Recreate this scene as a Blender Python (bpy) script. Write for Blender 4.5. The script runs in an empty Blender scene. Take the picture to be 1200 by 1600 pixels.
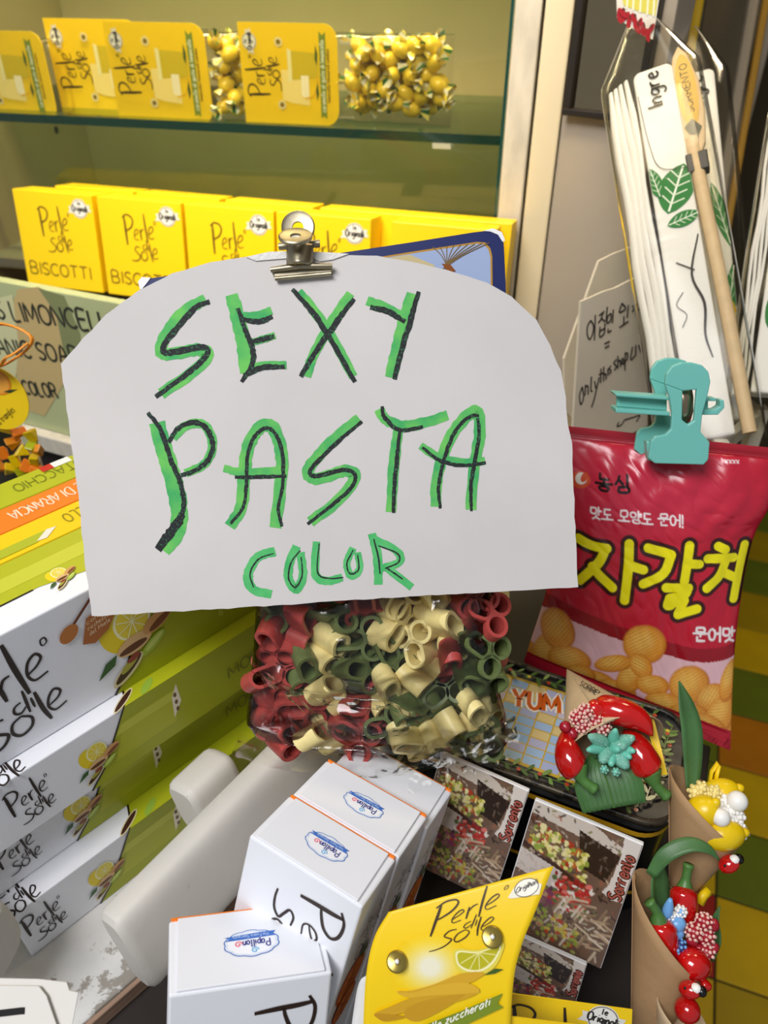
import bpy, bmesh, math, random
import numpy as np
from mathutils import Vector, Matrix, Euler, noise

# ------------------------------------------------------------------ camera
CAM_Z = 1.45
PITCH = math.radians(36.0)
FPX = 1200.0                      # focal length in pixels of the 1200x1600 frame
scene = bpy.context.scene
cam_data = bpy.data.cameras.new('camera')
cam_data.sensor_fit = 'VERTICAL'
cam_data.sensor_height = 36.0
cam_data.lens = 36.0 * FPX / 1600.0
cam_data.clip_start = 0.02
cam_data.clip_end = 60
cam_data.dof.use_dof = True
cam_data.dof.focus_distance = 0.46
cam_data.dof.aperture_fstop = 9.0
cam = bpy.data.objects.new('camera', cam_data)
scene.collection.objects.link(cam)
cam.location = (0, 0, CAM_Z)
cam.rotation_euler = (math.pi / 2 - PITCH, 0, 0)
scene.camera = cam

# ------------------------------------------------------------------ world, lights, exposure
world = bpy.data.worlds.new('world')
scene.world = world
world.use_nodes = True
bg = world.node_tree.nodes['Background']
bg.inputs[0].default_value = (0.88, 0.94, 1.0, 1)
bg.inputs[1].default_value = 0.27

def area(name, loc, target, size, power, col, spread=180):
    l = bpy.data.lights.new(name, 'AREA')
    l.shape = 'RECTANGLE'
    l.size, l.size_y = size
    l.energy = power
    l.color = col
    l.spread = math.radians(spread)
    o = bpy.data.objects.new(name, l)
    scene.collection.objects.link(o)
    o.location = loc
    o.rotation_euler = (Vector(target) - Vector(loc)).to_track_quat('-Z', 'Y').to_euler()
    return o

area('street_daylight', (-0.60, -0.38, 2.6), (-0.05, 0.33, 1.1), (0.9, 0.6), 30, (0.98, 0.975, 1.0))
area('cabinet_fill_spot', (-0.12, 0.60, 1.95), (-0.15, 1.02, 1.22), (0.6, 0.12), 2.7, (1.0, 0.80, 0.50), spread=70)  # added warm spot without a fixture, narrowed to brighten the cabinet's card fronts
area('shop_back_lamp', (0.7, 1.2, 2.5), (0.4, 0.9, 1.0), (0.3, 0.3), 4, (1.0, 0.80, 0.50))
scene.view_settings.view_transform = 'Standard'
scene.view_settings.look = 'None'
scene.view_settings.gamma = 1
scene.view_settings.use_curve_mapping = False
scene.view_settings.exposure = 0.0

# ------------------------------------------------------------------ geometry helpers
FWD = Vector((0, math.cos(PITCH), -math.sin(PITCH)))
UPV = Vector((0, math.sin(PITCH), math.cos(PITCH)))
EYE = Vector((0, 0, CAM_Z))

def ray(px, py):
    return FWD + Vector((1, 0, 0)) * ((px - 600) / FPX) - UPV * ((py - 800) / FPX)

def P(px, py, d):
    return EYE + ray(px, py) * d

def on_z(px, py, z):
    r = ray(px, py)
    return EYE + r * ((z - CAM_Z) / r.z)

class Frame:
    """A plane in the place: origin, X and Y in the plane, N towards the viewer's side."""
    def __init__(s, o, yaw=0, lean=0, roll=0):
        y, e = math.radians(yaw), math.radians(lean)
        X = Vector((math.cos(y), math.sin(y), 0))
        nb = Vector((math.sin(y), -math.cos(y), 0))
        N = nb * math.cos(e) + Vector((0, 0, 1)) * math.sin(e)
        Y = Vector((0, 0, 1)) * math.cos(e) - nb * math.sin(e)
        if roll:
            q = math.radians(roll)
            X, Y = X * math.cos(q) + Y * math.sin(q), Y * math.cos(q) - X * math.sin(q)
        s.o, s.X, s.Y, s.N = Vector(o), X, Y, N
    @classmethod
    def axes(cls, o, X, Y, N):
        f = cls.__new__(cls)
        f.o, f.X, f.Y, f.N = Vector(o), Vector(X), Vector(Y), Vector(N)
        return f
    def uv(s, px, py, h=0.0):
        r = ray(px, py)
        t = (s.o + s.N * h - EYE).dot(s.N) / r.dot(s.N)
        q = EYE + r * t - s.o
        return (q.dot(s.X), q.dot(s.Y))
    def w(s, x, y, z=0):
        return s.o + s.X * x + s.Y * y + s.N * z
    def __call__(s, p):
        return s.w(*p)
    def m(s):
        return Matrix(((s.X.x, s.Y.x, s.N.x, s.o.x), (s.X.y, s.Y.y, s.N.y, s.o.y),
                       (s.X.z, s.Y.z, s.N.z, s.o.z), (0, 0, 0, 1)))
    def shift(s, x=0, y=0, z=0):
        return Frame.axes(s.w(x, y, z), s.X, s.Y, s.N)

def srgb(c):
    if isinstance(c, str):
        c = [int(c[i:i + 2], 16) / 255 for i in (0, 2, 4)]
    return tuple(x / 12.92 if x <= 0.04045 else ((x + 0.055) / 1.055) ** 2.4 for x in c)

def cr(pts, n=6, closed=False):
    """Catmull-Rom through the points."""
    P_ = [np.array(p, float) for p in pts]
    if len(P_) < 3:
        return [tuple(P_[0] + (P_[-1] - P_[0]) * i / n) for i in range(n + 1)]
    out = []
    N = len(P_)
    rng = range(N) if closed else range(N - 1)
    for i in rng:
        if closed:
            a, b, c, d = P_[i - 1], P_[i], P_[(i + 1) % N], P_[(i + 2) % N]
        else:
            b, c = P_[i], P_[i + 1]
            a = P_[i - 1] if i else b * 2 - c
            d = P_[i + 2] if i + 2 < N else c * 2 - b
        for k in range(n):
            t = k / n
            out.append(tuple(0.5 * ((2 * b) + (-a + c) * t + (2 * a - 5 * b + 4 * c - d) * t * t + (-a + 3 * b - 3 * c + d) * t ** 3)))
    if not closed:
        out.append(tuple(P_[-1]))
    return out

class MB:
    """Collects shapes; build() links them as one mesh object."""
    def __init__(s, T=None):
        s.v, s.f, s.mi, s.col = [], [], [], []
        s.T = T
        s.layer = 0.0
        s.hascol = False
    def add(s, vs, fs, mi=0, col=None):
        b = len(s.v)
        T = s.T
        s.v += [tuple(T(p)) if T else tuple(p) for p in vs]
        c = srgb(col) if col is not None else (1, 1, 1)
        if col is not None:
            s.hascol = True
        for f in fs:
            s.f.append([b + i for i in f])
            s.mi.append(mi)
            s.col.append(c)
    def box(s, x0, x1, y0, y1, z0, z1, mi=0, col=None):
        vs = [(x, y, z) for z in (z0, z1) for y in (y0, y1) for x in (x0, x1)]
        s.add(vs, [(0, 2, 3, 1), (4, 5, 7, 6), (0, 1, 5, 4), (2, 6, 7, 3), (0, 4, 6, 2), (1, 3, 7, 5)], mi, col)
    def prism(s, poly, z0, z1, mi=0, col=None):
        n = len(poly)
        area_ = sum(poly[i][0] * poly[(i + 1) % n][1] - poly[(i + 1) % n][0] * poly[i][1] for i in range(n))
        if area_ < 0:
            poly = poly[::-1]
        vs = [(p[0], p[1], z0) for p in poly] + [(p[0], p[1], z1) for p in poly]
        fs = [tuple(range(n))[::-1], tuple(range(n, 2 * n))]
        fs += [(i, (i + 1) % n, n + (i + 1) % n, n + i) for i in range(n)]
        s.add(vs, fs, mi, col)
    def nz(s):
        s.layer += 0.00004
        return s.layer
    def fill(s, poly, col=None, mi=0, z=None):
        z = s.nz() if z is None else z
        n = len(poly)
        area_ = sum(poly[i][0] * poly[(i + 1) % n][1] - poly[(i + 1) % n][0] * poly[i][1] for i in range(n))
        if area_ < 0:
            poly = poly[::-1]
        s.add([(p[0], p[1], z) for p in poly], [tuple(range(n))], mi, col)
    def ell(s, cx, cy, rx, ry, rot=0, col=None, n=24, mi=0, a0=0, a1=2 * math.pi):
        q = math.radians(rot)
        full = abs(a1 - a0) > 6.28
        pts = []
        for i in range(n if full else n + 1):
            a = a0 + (a1 - a0) * i / n
            x, y = rx * math.cos(a), ry * math.sin(a)
            pts.append((cx + x * math.cos(q) - y * math.sin(q), cy + x * math.sin(q) + y * math.cos(q)))
        s.fill(pts, col, mi)
    def ribbon(s, pts, w, col=None, mi=0, smooth=0, z=None, taper=0.0, rough=0.0, seed=0):
        if smooth:
            pts = cr(pts, smooth)
        z = s.nz() if z is None else z
        rnd = random.Random(seed)
        n = len(pts)
        L, Rr = [], []
        for i, p in enumerate(pts):
            a = pts[max(0, i - 1)]
            b = pts[min(n - 1, i + 1)]
            dx, dy = b[0] - a[0], b[1] - a[1]
            l = math.hypot(dx, dy) or 1e-9
            ww = w[i * len(w) // n] if isinstance(w, (list, tuple)) else w
            t = i / max(1, n - 1)
            if taper:
                ww *= 1 - taper * abs(2 * t - 1) ** 2
            h1 = ww / 2 * (1 + rough * rnd.uniform(-1, 1))
            h2 = ww / 2 * (1 + rough * rnd.uniform(-1, 1))
            L.append((p[0] - dy / l * h1, p[1] + dx / l * h1, z))
            Rr.append((p[0] + dy / l * h2, p[1] - dx / l * h2, z))
        s.add(L + Rr, [(i, n + i, n + i + 1, i + 1) for i in range(n - 1)], mi, col)
    def tube(s, pts, radii, seg=10, mi=0, col=None, cap=True, flat=1.0):
        pts = [Vector(p) for p in pts]
        n = len(pts)
        if not isinstance(radii, (list, tuple)):
            radii = [radii] * n
        t0 = (pts[1] - pts[0]).normalized()
        ref = Vector((0, 0, 1)) if abs(t0.z) < 0.9 else Vector((1, 0, 0))
        u = t0.cross(ref).normalized()
        vs, fs = [], []
        for i in range(n):
            t = (pts[min(n - 1, i + 1)] - pts[max(0, i - 1)]).normalized()
            u = (u - t * u.dot(t)).normalized()
            v = t.cross(u)
            for k in range(seg):
                a = 2 * math.pi * k / seg
                vs.append(pts[i] + u * (radii[i] * math.cos(a)) + v * (radii[i] * flat * math.sin(a)))
        for i in range(n - 1):
            for k in range(seg):
                k2 = (k + 1) % seg
                fs.append((i * seg + k, i * seg + k2, (i + 1) * seg + k2, (i + 1) * seg + k))
        if cap:
            fs.append(tuple(range(seg))[::-1])
            fs.append(tuple(range((n - 1) * seg, n * seg)))
        s.add(vs, fs, mi, col)
    def ball(s, c, r, rot=None, seg=12, rings=8, mi=0, col=None):
        if not isinstance(r, (list, tuple)):
            r = (r, r, r)
        c = Vector(c)
        M3 = rot if rot is not None else Matrix.Identity(3)
        vs = [c + M3 @ Vector((0, 0, r[2]))]
        for i in range(1, rings):
            th = math.pi * i / rings
            for k in range(seg):
                a = 2 * math.pi * k / seg
                vs.append(c + M3 @ Vector((r[0] * math.sin(th) * math.cos(a), r[1] * math.sin(th) * math.sin(a), r[2] * math.cos(th))))
        vs.append(c - M3 @ Vector((0, 0, r[2])))
        fs = [(0, 1 + k, 1 + (k + 1) % seg) for k in range(seg)]
        for i in range(rings - 2):
            for k in range(seg):
                a = 1 + i * seg
                fs.append((a + k, a + seg + k, a + seg + (k + 1) % seg, a + (k + 1) % seg))
        last = len(vs) - 1
        a = 1 + (rings - 2) * seg
        fs += [(a + k, last, a + (k + 1) % seg) for k in range(seg)]
        s.add(vs, fs, mi, col)
    def grid(s, fn, nu, nv, mi=0, col=None, closed_u=False):
        vs = [fn(i / nu, j / nv) for j in range(nv + 1) for i in range(nu if closed_u else nu + 1)]
        w = nu if closed_u else nu + 1
        fs = []
        for j in range(nv):
            for i in range(nu):
                i2 = (i + 1) % w
                fs.append((j * w + i, j * w + i2, (j + 1) * w + i2, (j + 1) * w + i))
        s.add(vs, fs, mi, col)
    def build(s, name, mats, parent=None, smooth=False, bevel=0, solid=0, subsurf=0, sharp=None):
        me = bpy.data.meshes.new(name)
        inv = ROOTM.get(root_of(parent)) if parent else None
        vs = s.v
        if inv is not None:
            A = np.array(inv)
            V = np.array([(*v, 1.0) for v in vs]) @ A.T
            vs = [tuple(x[:3]) for x in V]
        me.from_pydata(vs, [], s.f)
        if not isinstance(mats, (list, tuple)):
            mats = [mats]
        for m in mats:
            me.materials.append(MAT[m])
        me.polygons.foreach_set('material_index', s.mi)
        if s.hascol:
            ca = me.color_attributes.new('Col', 'FLOAT_COLOR', 'CORNER')
            arr = np.ones((len(me.loops), 4), np.float32)
            k = 0
            for f, c in zip(s.f, s.col):
                arr[k:k + len(f), :3] = c
                k += len(f)
            ca.data.foreach_set('color', arr.ravel())
        if smooth:
            me.polygons.foreach_set('use_smooth', [True] * len(me.polygons))
            if sharp:
                me.set_sharp_from_angle(angle=math.radians(sharp))
        me.update()
        o = bpy.data.objects.new(name, me)
        scene.collection.objects.link(o)
        if parent:
            o.parent = parent
        if bevel:
            b = o.modifiers.new('bevel', 'BEVEL')
            b.width = bevel
            b.segments = 2
            b.limit_method = 'ANGLE'
        if solid:
            b = o.modifiers.new('solid', 'SOLIDIFY')
            b.thickness = solid
            b.offset = 0
        if subsurf:
            b = o.modifiers.new('subsurf', 'SUBSURF')
            b.levels = b.render_levels = subsurf
        return o

ROOTM = {}
def root_of(o):
    while o.parent:
        o = o.parent
    return o.name

def thing(name, label, cat, at=(0, 0, 0), group=None, kind=None, frame=None):
    o = bpy.data.objects.new(name, None)
    o.empty_display_size = 0.02
    scene.collection.objects.link(o)
    M = frame.m() if frame else Matrix.Translation(Vector(at))
    o.matrix_world = M
    ROOTM[o.name] = M.inverted()
    if label:
        o['label'] = label
    if cat:
        o['category'] = cat
    if group:
        o['group'] = group
    if kind:
        o['kind'] = kind
    return o

def tag(o, label=None, cat=None, group=None, kind=None):
    for k, v in (('label', label), ('category', cat), ('group', group), ('kind', kind)):
        if v:
            o[k] = v
    return o

def copy_tree(o, parent=None):
    c = o.copy()
    scene.collection.objects.link(c)
    if parent:
        c.parent = parent
    else:
        ROOTM[c.name] = ROOTM.get(o.name)
    for ch in [x for x in scene.collection.objects if x.parent == o]:
        copy_tree(ch, c)
    return c

# ------------------------------------------------------------------ materials
MAT = {}
def mat(name, col=None, rough=0.5, metal=0.0, var=0.0, scale=20, bump=0.0, bscale=60, col2=None, attr=False,
        sss=0.0, coat=0.0, spots=None, emit=0, stretch=None, spec=0.5, trans=0.0):
    m = bpy.data.materials.new(name)
    m.use_nodes = True
    nt = m.node_tree
    N, L = nt.nodes, nt.links
    b = N['Principled BSDF']
    b.inputs['Roughness'].default_value = rough
    b.inputs['Metallic'].default_value = metal
    b.inputs['Specular IOR Level'].default_value = spec
    if sss:
        b.inputs['Subsurface Weight'].default_value = sss
        b.inputs['Subsurface Radius'].default_value = (0.004, 0.003, 0.0015)
        b.inputs['Subsurface Scale'].default_value = 1.0
    if coat:
        b.inputs['Coat Weight'].default_value = coat
        b.inputs['Coat Roughness'].default_value = 0.08
    if trans:
        b.inputs['Transmission Weight'].default_value = trans
    tc = N.new('ShaderNodeTexCoord')
    src = tc.outputs['Object']
    if stretch:
        mp = N.new('ShaderNodeMapping')
        mp.inputs['Scale'].default_value = stretch
        L.new(src, mp.inputs['Vector'])
        src = mp.outputs[0]
    base = None
    if attr:
        a = N.new('ShaderNodeAttribute')
        a.attribute_name = 'Col'
        base = a.outputs['Color']
    if var or col2:
        n = N.new('ShaderNodeTexNoise')
        n.inputs['Scale'].default_value = scale
        n.inputs['Detail'].default_value = 6
        L.new(src, n.inputs['Vector'])
        r = N.new('ShaderNodeValToRGB')
        r.color_ramp.elements[0].position = 0.35
        r.color_ramp.elements[1].position = 0.65
        if base is None:
            c1 = srgb(col)
            c2 = srgb(col2) if col2 else tuple(min(1, x * (1 - var)) for x in c1)
            r.color_ramp.elements[0].color = (*c2, 1)
            r.color_ramp.elements[1].color = (*c1, 1)
            L.new(n.outputs['Fac'], r.inputs[0])
            base = r.outputs[0]
        else:
            r.color_ramp.elements[0].color = (1 - var,) * 3 + (1,)
            r.color_ramp.elements[1].color = (1, 1, 1, 1)
            L.new(n.outputs['Fac'], r.inputs[0])
            mx = N.new('ShaderNodeMix')
            mx.data_type = 'RGBA'
            mx.blend_type = 'MULTIPLY'
            mx.inputs[0].default_value = 1
            L.new(base, mx.inputs[6])
            L.new(r.outputs[0], mx.inputs[7])
            base = mx.outputs[2]
    if spots:      # (colour, noise scale, threshold): worn or speckled patches
        for (sc, ss, thr) in spots:
            n2 = N.new('ShaderNodeTexNoise')
            n2.inputs['Scale'].default_value = ss
            n2.inputs['Detail'].default_value = 8
            n2.inputs['Roughness'].default_value = 0.7
            L.new(tc.outputs['Object'], n2.inputs['Vector'])
            r2 = N.new('ShaderNodeValToRGB')
            r2.color_ramp.elements[0].position = thr
            r2.color_ramp.elements[1].position = thr + 0.03
            L.new(n2.outputs['Fac'], r2.inputs[0])
            mx = N.new('ShaderNodeMix')
            mx.data_type = 'RGBA'
            L.new(r2.outputs[0], mx.inputs[0])
            if base is None:
                mx.inputs[6].default_value = (*srgb(col), 1)
            else:
                L.new(base, mx.inputs[6])
            mx.inputs[7].default_value = (*srgb(sc), 1)
            base = mx.outputs[2]
    if base is None:
        b.inputs['Base Color'].default_value = (*srgb(col), 1)
    else:
        L.new(base, b.inputs['Base Color'])
    if bump:
        n = N.new('ShaderNodeTexNoise')
        n.inputs['Scale'].default_value = bscale
        n.inputs['Detail'].default_value = 5
        L.new(src, n.inputs['Vector'])
        bp = N.new('ShaderNodeBump')
        bp.inputs['Strength'].default_value = bump
        bp.inputs['Distance'].default_value = 0.002
        L.new(n.outputs['Fac'], bp.inputs['Height'])
        L.new(bp.outputs[0], b.inputs['Normal'])
    if emit:
        b.inputs['Emission Color'].default_value = (*srgb(col), 1)
        b.inputs['Emission Strength'].default_value = emit
    MAT[name] = m
    return m

def film(name, tint='ffffff', rough=0.08, amount=1.0, base=0.03, bump=0.0, bscale=40, stretch=None, ior=1.4):
    """Thin clear film or pane: see-through, mirror-like at grazing angles."""
    m = bpy.data.materials.new(name)
    m.use_nodes = True
    nt = m.node_tree
    N, L = nt.nodes, nt.links
    N.remove(N['Principled BSDF'])
    out = N['Material Output']
    tr = N.new('ShaderNodeBsdfTransparent')
    tr.inputs[0].default_value = (*srgb(tint), 1)
    gl = N.new('ShaderNodeBsdfGlossy')
    gl.inputs['Roughness'].default_value = rough
    fr = N.new('ShaderNodeFresnel')
    fr.inputs['IOR'].default_value = ior
    ma = N.new('ShaderNodeMath')
    ma.operation = 'MULTIPLY_ADD'
    ma.use_clamp = True
    ma.inputs[1].default_value = amount
    ma.inputs[2].default_value = base
    L.new(fr.outputs[0], ma.inputs[0])
    mx = N.new('ShaderNodeMixShader')
    L.new(ma.outputs[0], mx.inputs[0])
    L.new(tr.outputs[0], mx.inputs[1])
    L.new(gl.outputs[0], mx.inputs[2])
    L.new(mx.outputs[0], out.inputs['Surface'])
    if bump:
        tc = N.new('ShaderNodeTexCoord')
        src = tc.outputs['Object']
        if stretch:
            mp = N.new('ShaderNodeMapping')
            mp.inputs['Scale'].default_value = stretch
            L.new(src, mp.inputs['Vector'])
            src = mp.outputs[0]
        n = N.new('ShaderNodeTexNoise')
        n.inputs['Scale'].default_value = bscale
        n.inputs['Detail'].default_value = 3
        n.inputs['Distortion'].default_value = 1.2
        L.new(src, n.inputs['Vector'])
        bp = N.new('ShaderNodeBump')
        bp.inputs['Strength'].default_value = bump
        bp.inputs['Distance'].default_value = 0.004
        L.new(n.outputs['Fac'], bp.inputs['Height'])
        L.new(bp.outputs[0], fr.inputs['Normal'])
        L.new(bp.outputs[0], gl.inputs['Normal'])
    MAT[name] = m

mat('print', attr=True, rough=0.42)
mat('print_matte', attr=True, rough=0.8)
mat('print_gloss', attr=True, rough=0.22, coat=0.3)
mat('foil_print', attr=True, rough=0.27, spec=0.6, bump=0.12, bscale=45)
mat('cardboard', 'd2cdc9', rough=0.9, var=0.09, scale=9, bump=0.05, bscale=700, spots=[('9a958f', 260, 0.70)])
mat('torn_paper', 'e2dfda', rough=0.95, bump=0.5, bscale=500)
mat('green_marker', '3fa85e', rough=0.85, var=0.30, scale=70, col2='6cc25a')
mat('green_marker_plain', '3fae60', rough=0.85, var=0.2, scale=80, col2='5cc070')
mat('charcoal_marker', '16181c', rough=0.75, spots=[('2f6a44', 700, 0.56)])
mat('clip_steel', 'b3a88f', rough=0.42, metal=1.0, var=0.3, scale=80)
mat('navy_card', '14215c', rough=0.35)
mat('white_card', 'eeeeee', rough=0.6)
mat('box_white', 'ecedf2', rough=0.38, bump=0.03, bscale=200)
mat('box_green', 'a5ad12', rough=0.35, var=0.10, scale=14)
mat('box_yellow', 'f2cc06', rough=0.45)
mat('box_orange', 'f3801a', rough=0.45)
mat('lime_box', 'b5bb1e', rough=0.4)
mat('yellow_card', 'f4cd0c', rough=0.42)
mat('crate_paint', 'dcdad6', rough=0.75, var=0.14, scale=30, bump=0.3, bscale=70,
    spots=[('9b948a', 22, 0.575), ('4b4640', 170, 0.665)])
mat('slat_paint', 'd9d4cb', rough=0.6, var=0.08, scale=14, bump=0.12, bscale=60, spots=[('7a7166', 190, 0.67)])
mat('raw_wood', 'b08f78', rough=0.8, var=0.2, scale=30, bump=0.4, bscale=40, stretch=(1, 1, 6))
mat('cab_paint', 'cfc9bb', rough=0.7, var=0.22, scale=55, bump=0.6, bscale=70, stretch=(1, 1, 0.35))
mat('cab_back', 'b39a76', rough=0.75, var=0.12, scale=5)
mat('cab_wood', '8f8268', rough=0.7, var=0.2, scale=8)
mat('cream_trim', 'dbcfb0', rough=0.55, var=0.05, scale=5)
mat('grey_wall', 'a89e90', rough=0.6, var=0.08, scale=4, bump=0.1, bscale=20)
mat('beige_wall', '8d8169', rough=0.8, var=0.2, scale=5, bump=0.1)
mat('dark_wall', '4c4433', rough=0.85, var=0.3, scale=4)
mat('ceiling_paint', 'd8d2c4', rough=0.9)
mat('table_dark', '2a211c', rough=0.7, var=0.3, scale=12)
mat('black_frame', '221d1a', rough=0.4)
mat('mirror_glass', 'b5a180', rough=0.04, metal=1.0)
mat('shelf_glass_edge', '1d4a45', rough=0.1, trans=0.3)
mat('sign_green', 'b3bb8b', rough=0.5, var=0.12, scale=10)
mat('candy_yellow', 'e8c93a', rough=0.2, sss=0.3, var=0.15, scale=90)
mat('pasta_red', 'b84a45', rough=0.42, sss=0.25, var=0.18, scale=150)
mat('pasta_green', '6c7b48', rough=0.42, sss=0.25, var=0.22, scale=150)
mat('pasta_yellow', 'f4e09a', rough=0.42, sss=0.25, var=0.10, scale=150)
mat('tin_black', '17181a', rough=0.35, var=0.6, scale=60, col2='3a3a3a', bump=0.1, bscale=120)
mat('tin_side', '0a0a0c', rough=0.18)
mat('tin_rim', '4a4336', rough=0.4, metal=0.5, spots=[('1a1815', 90, 0.5), ('b9ab8a', 160, 0.66)])
mat('tin_gold', 'd9a520', rough=0.3)
mat('kraft', 'b08c63', rough=0.75, var=0.10, scale=60, bump=0.1, bscale=250)
mat('kraft_light', 'c9b08c', rough=0.75, var=0.10, scale=60, bump=0.1, bscale=250)
mat('pepper_red', 'c8100f', rough=0.14, coat=0.6, var=0.25, scale=60)
mat('pepper_stem', '4f7d3a', rough=0.4, var=0.2, scale=80)
mat('lemon_skin', 'ecc70c', rough=0.3, bump=0.25, bscale=130, var=0.1, scale=60)
mat('silk_leaf', '4d7a44', rough=0.45, var=0.35, scale=30, bump=0.2, bscale=60, stretch=(1, 1, 1))
mat('mint_pod', '6fc4ad', rough=0.3)
mat('mint_glitter', '74b8a2', rough=0.6, spots=[('e8f7f0', 900, 0.58)], bump=0.5, bscale=900)
mat('berry_red', '9e1828', rough=0.25)
mat('berry_pearl', 'e7b9ac', rough=0.3)
mat('pod_white', 'f3f0ea', rough=0.4)
mat('pod_cream', 'ecd98a', rough=0.4)
mat('pod_blue', '6fa6dd', rough=0.3)
mat('pod_navy', '27306e', rough=0.35)
mat('black_plastic', '120f0f', rough=0.25)
mat('teal_plastic', '74c2b6', rough=0.35, sss=0.1)
mat('spring_steel', 'b09a82', rough=0.25, metal=1.0)
mat('towel', 'e9e6e0', rough=0.9, bump=0.2, bscale=600)
mat('spoon_wood', 'dcbf94', rough=0.6, var=0.10, scale=25, stretch=(3, 3, 0.5))
mat('board_card', 'cfc5b0', rough=0.9, var=0.12, scale=8)
mat('board_edge', 'b09a78', rough=0.9)
mat('rack_white', 'd9cfb8', rough=0.6, var=0.1, scale=20)
mat('paper_tag', 'e2ded6', rough=0.8, var=0.05, scale=10)
mat('orange_ribbon', 'f0962c', rough=0.35, sss=0.1)
mat('pole_gold', 'c7993a', rough=0.4)
mat('pole_white', 'b9ad9a', rough=0.4)
mat('brass', 'b6a052', rough=0.3, metal=0.9)
mat('grout', '3a3620', rough=0.9)
for nm, c in (('tile_yellow', 'f0c410'), ('tile_green', '7d8a1e'), ('tile_orange', 'dc8a16'), ('tile_red', 'c42a22'), ('tile_mustard', 'c9a612')):
    mat(nm, c, rough=0.45, var=0.15, scale=9)
film('window_glass', 'f8f8f0', rough=0.02, amount=0.7, base=0.0)
film('shelf_glass', 'd9ece2', rough=0.02, amount=0.6, base=0.02)
film('cellophane', 'fcfcfa', rough=0.09, amount=1.0, base=0.005, bump=1.0, bscale=16, ior=1.5)
film('crinkle_film', 'fcfcfa', rough=0.10, amount=0.8, base=0.0, bump=0.35, bscale=26, ior=1.3)
film('sleeve_film', 'fcfbf6', rough=0.12, amount=0.8, base=0.0, bump=0.22, bscale=14, ior=1.25, stretch=(1, 1, .5))

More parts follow.
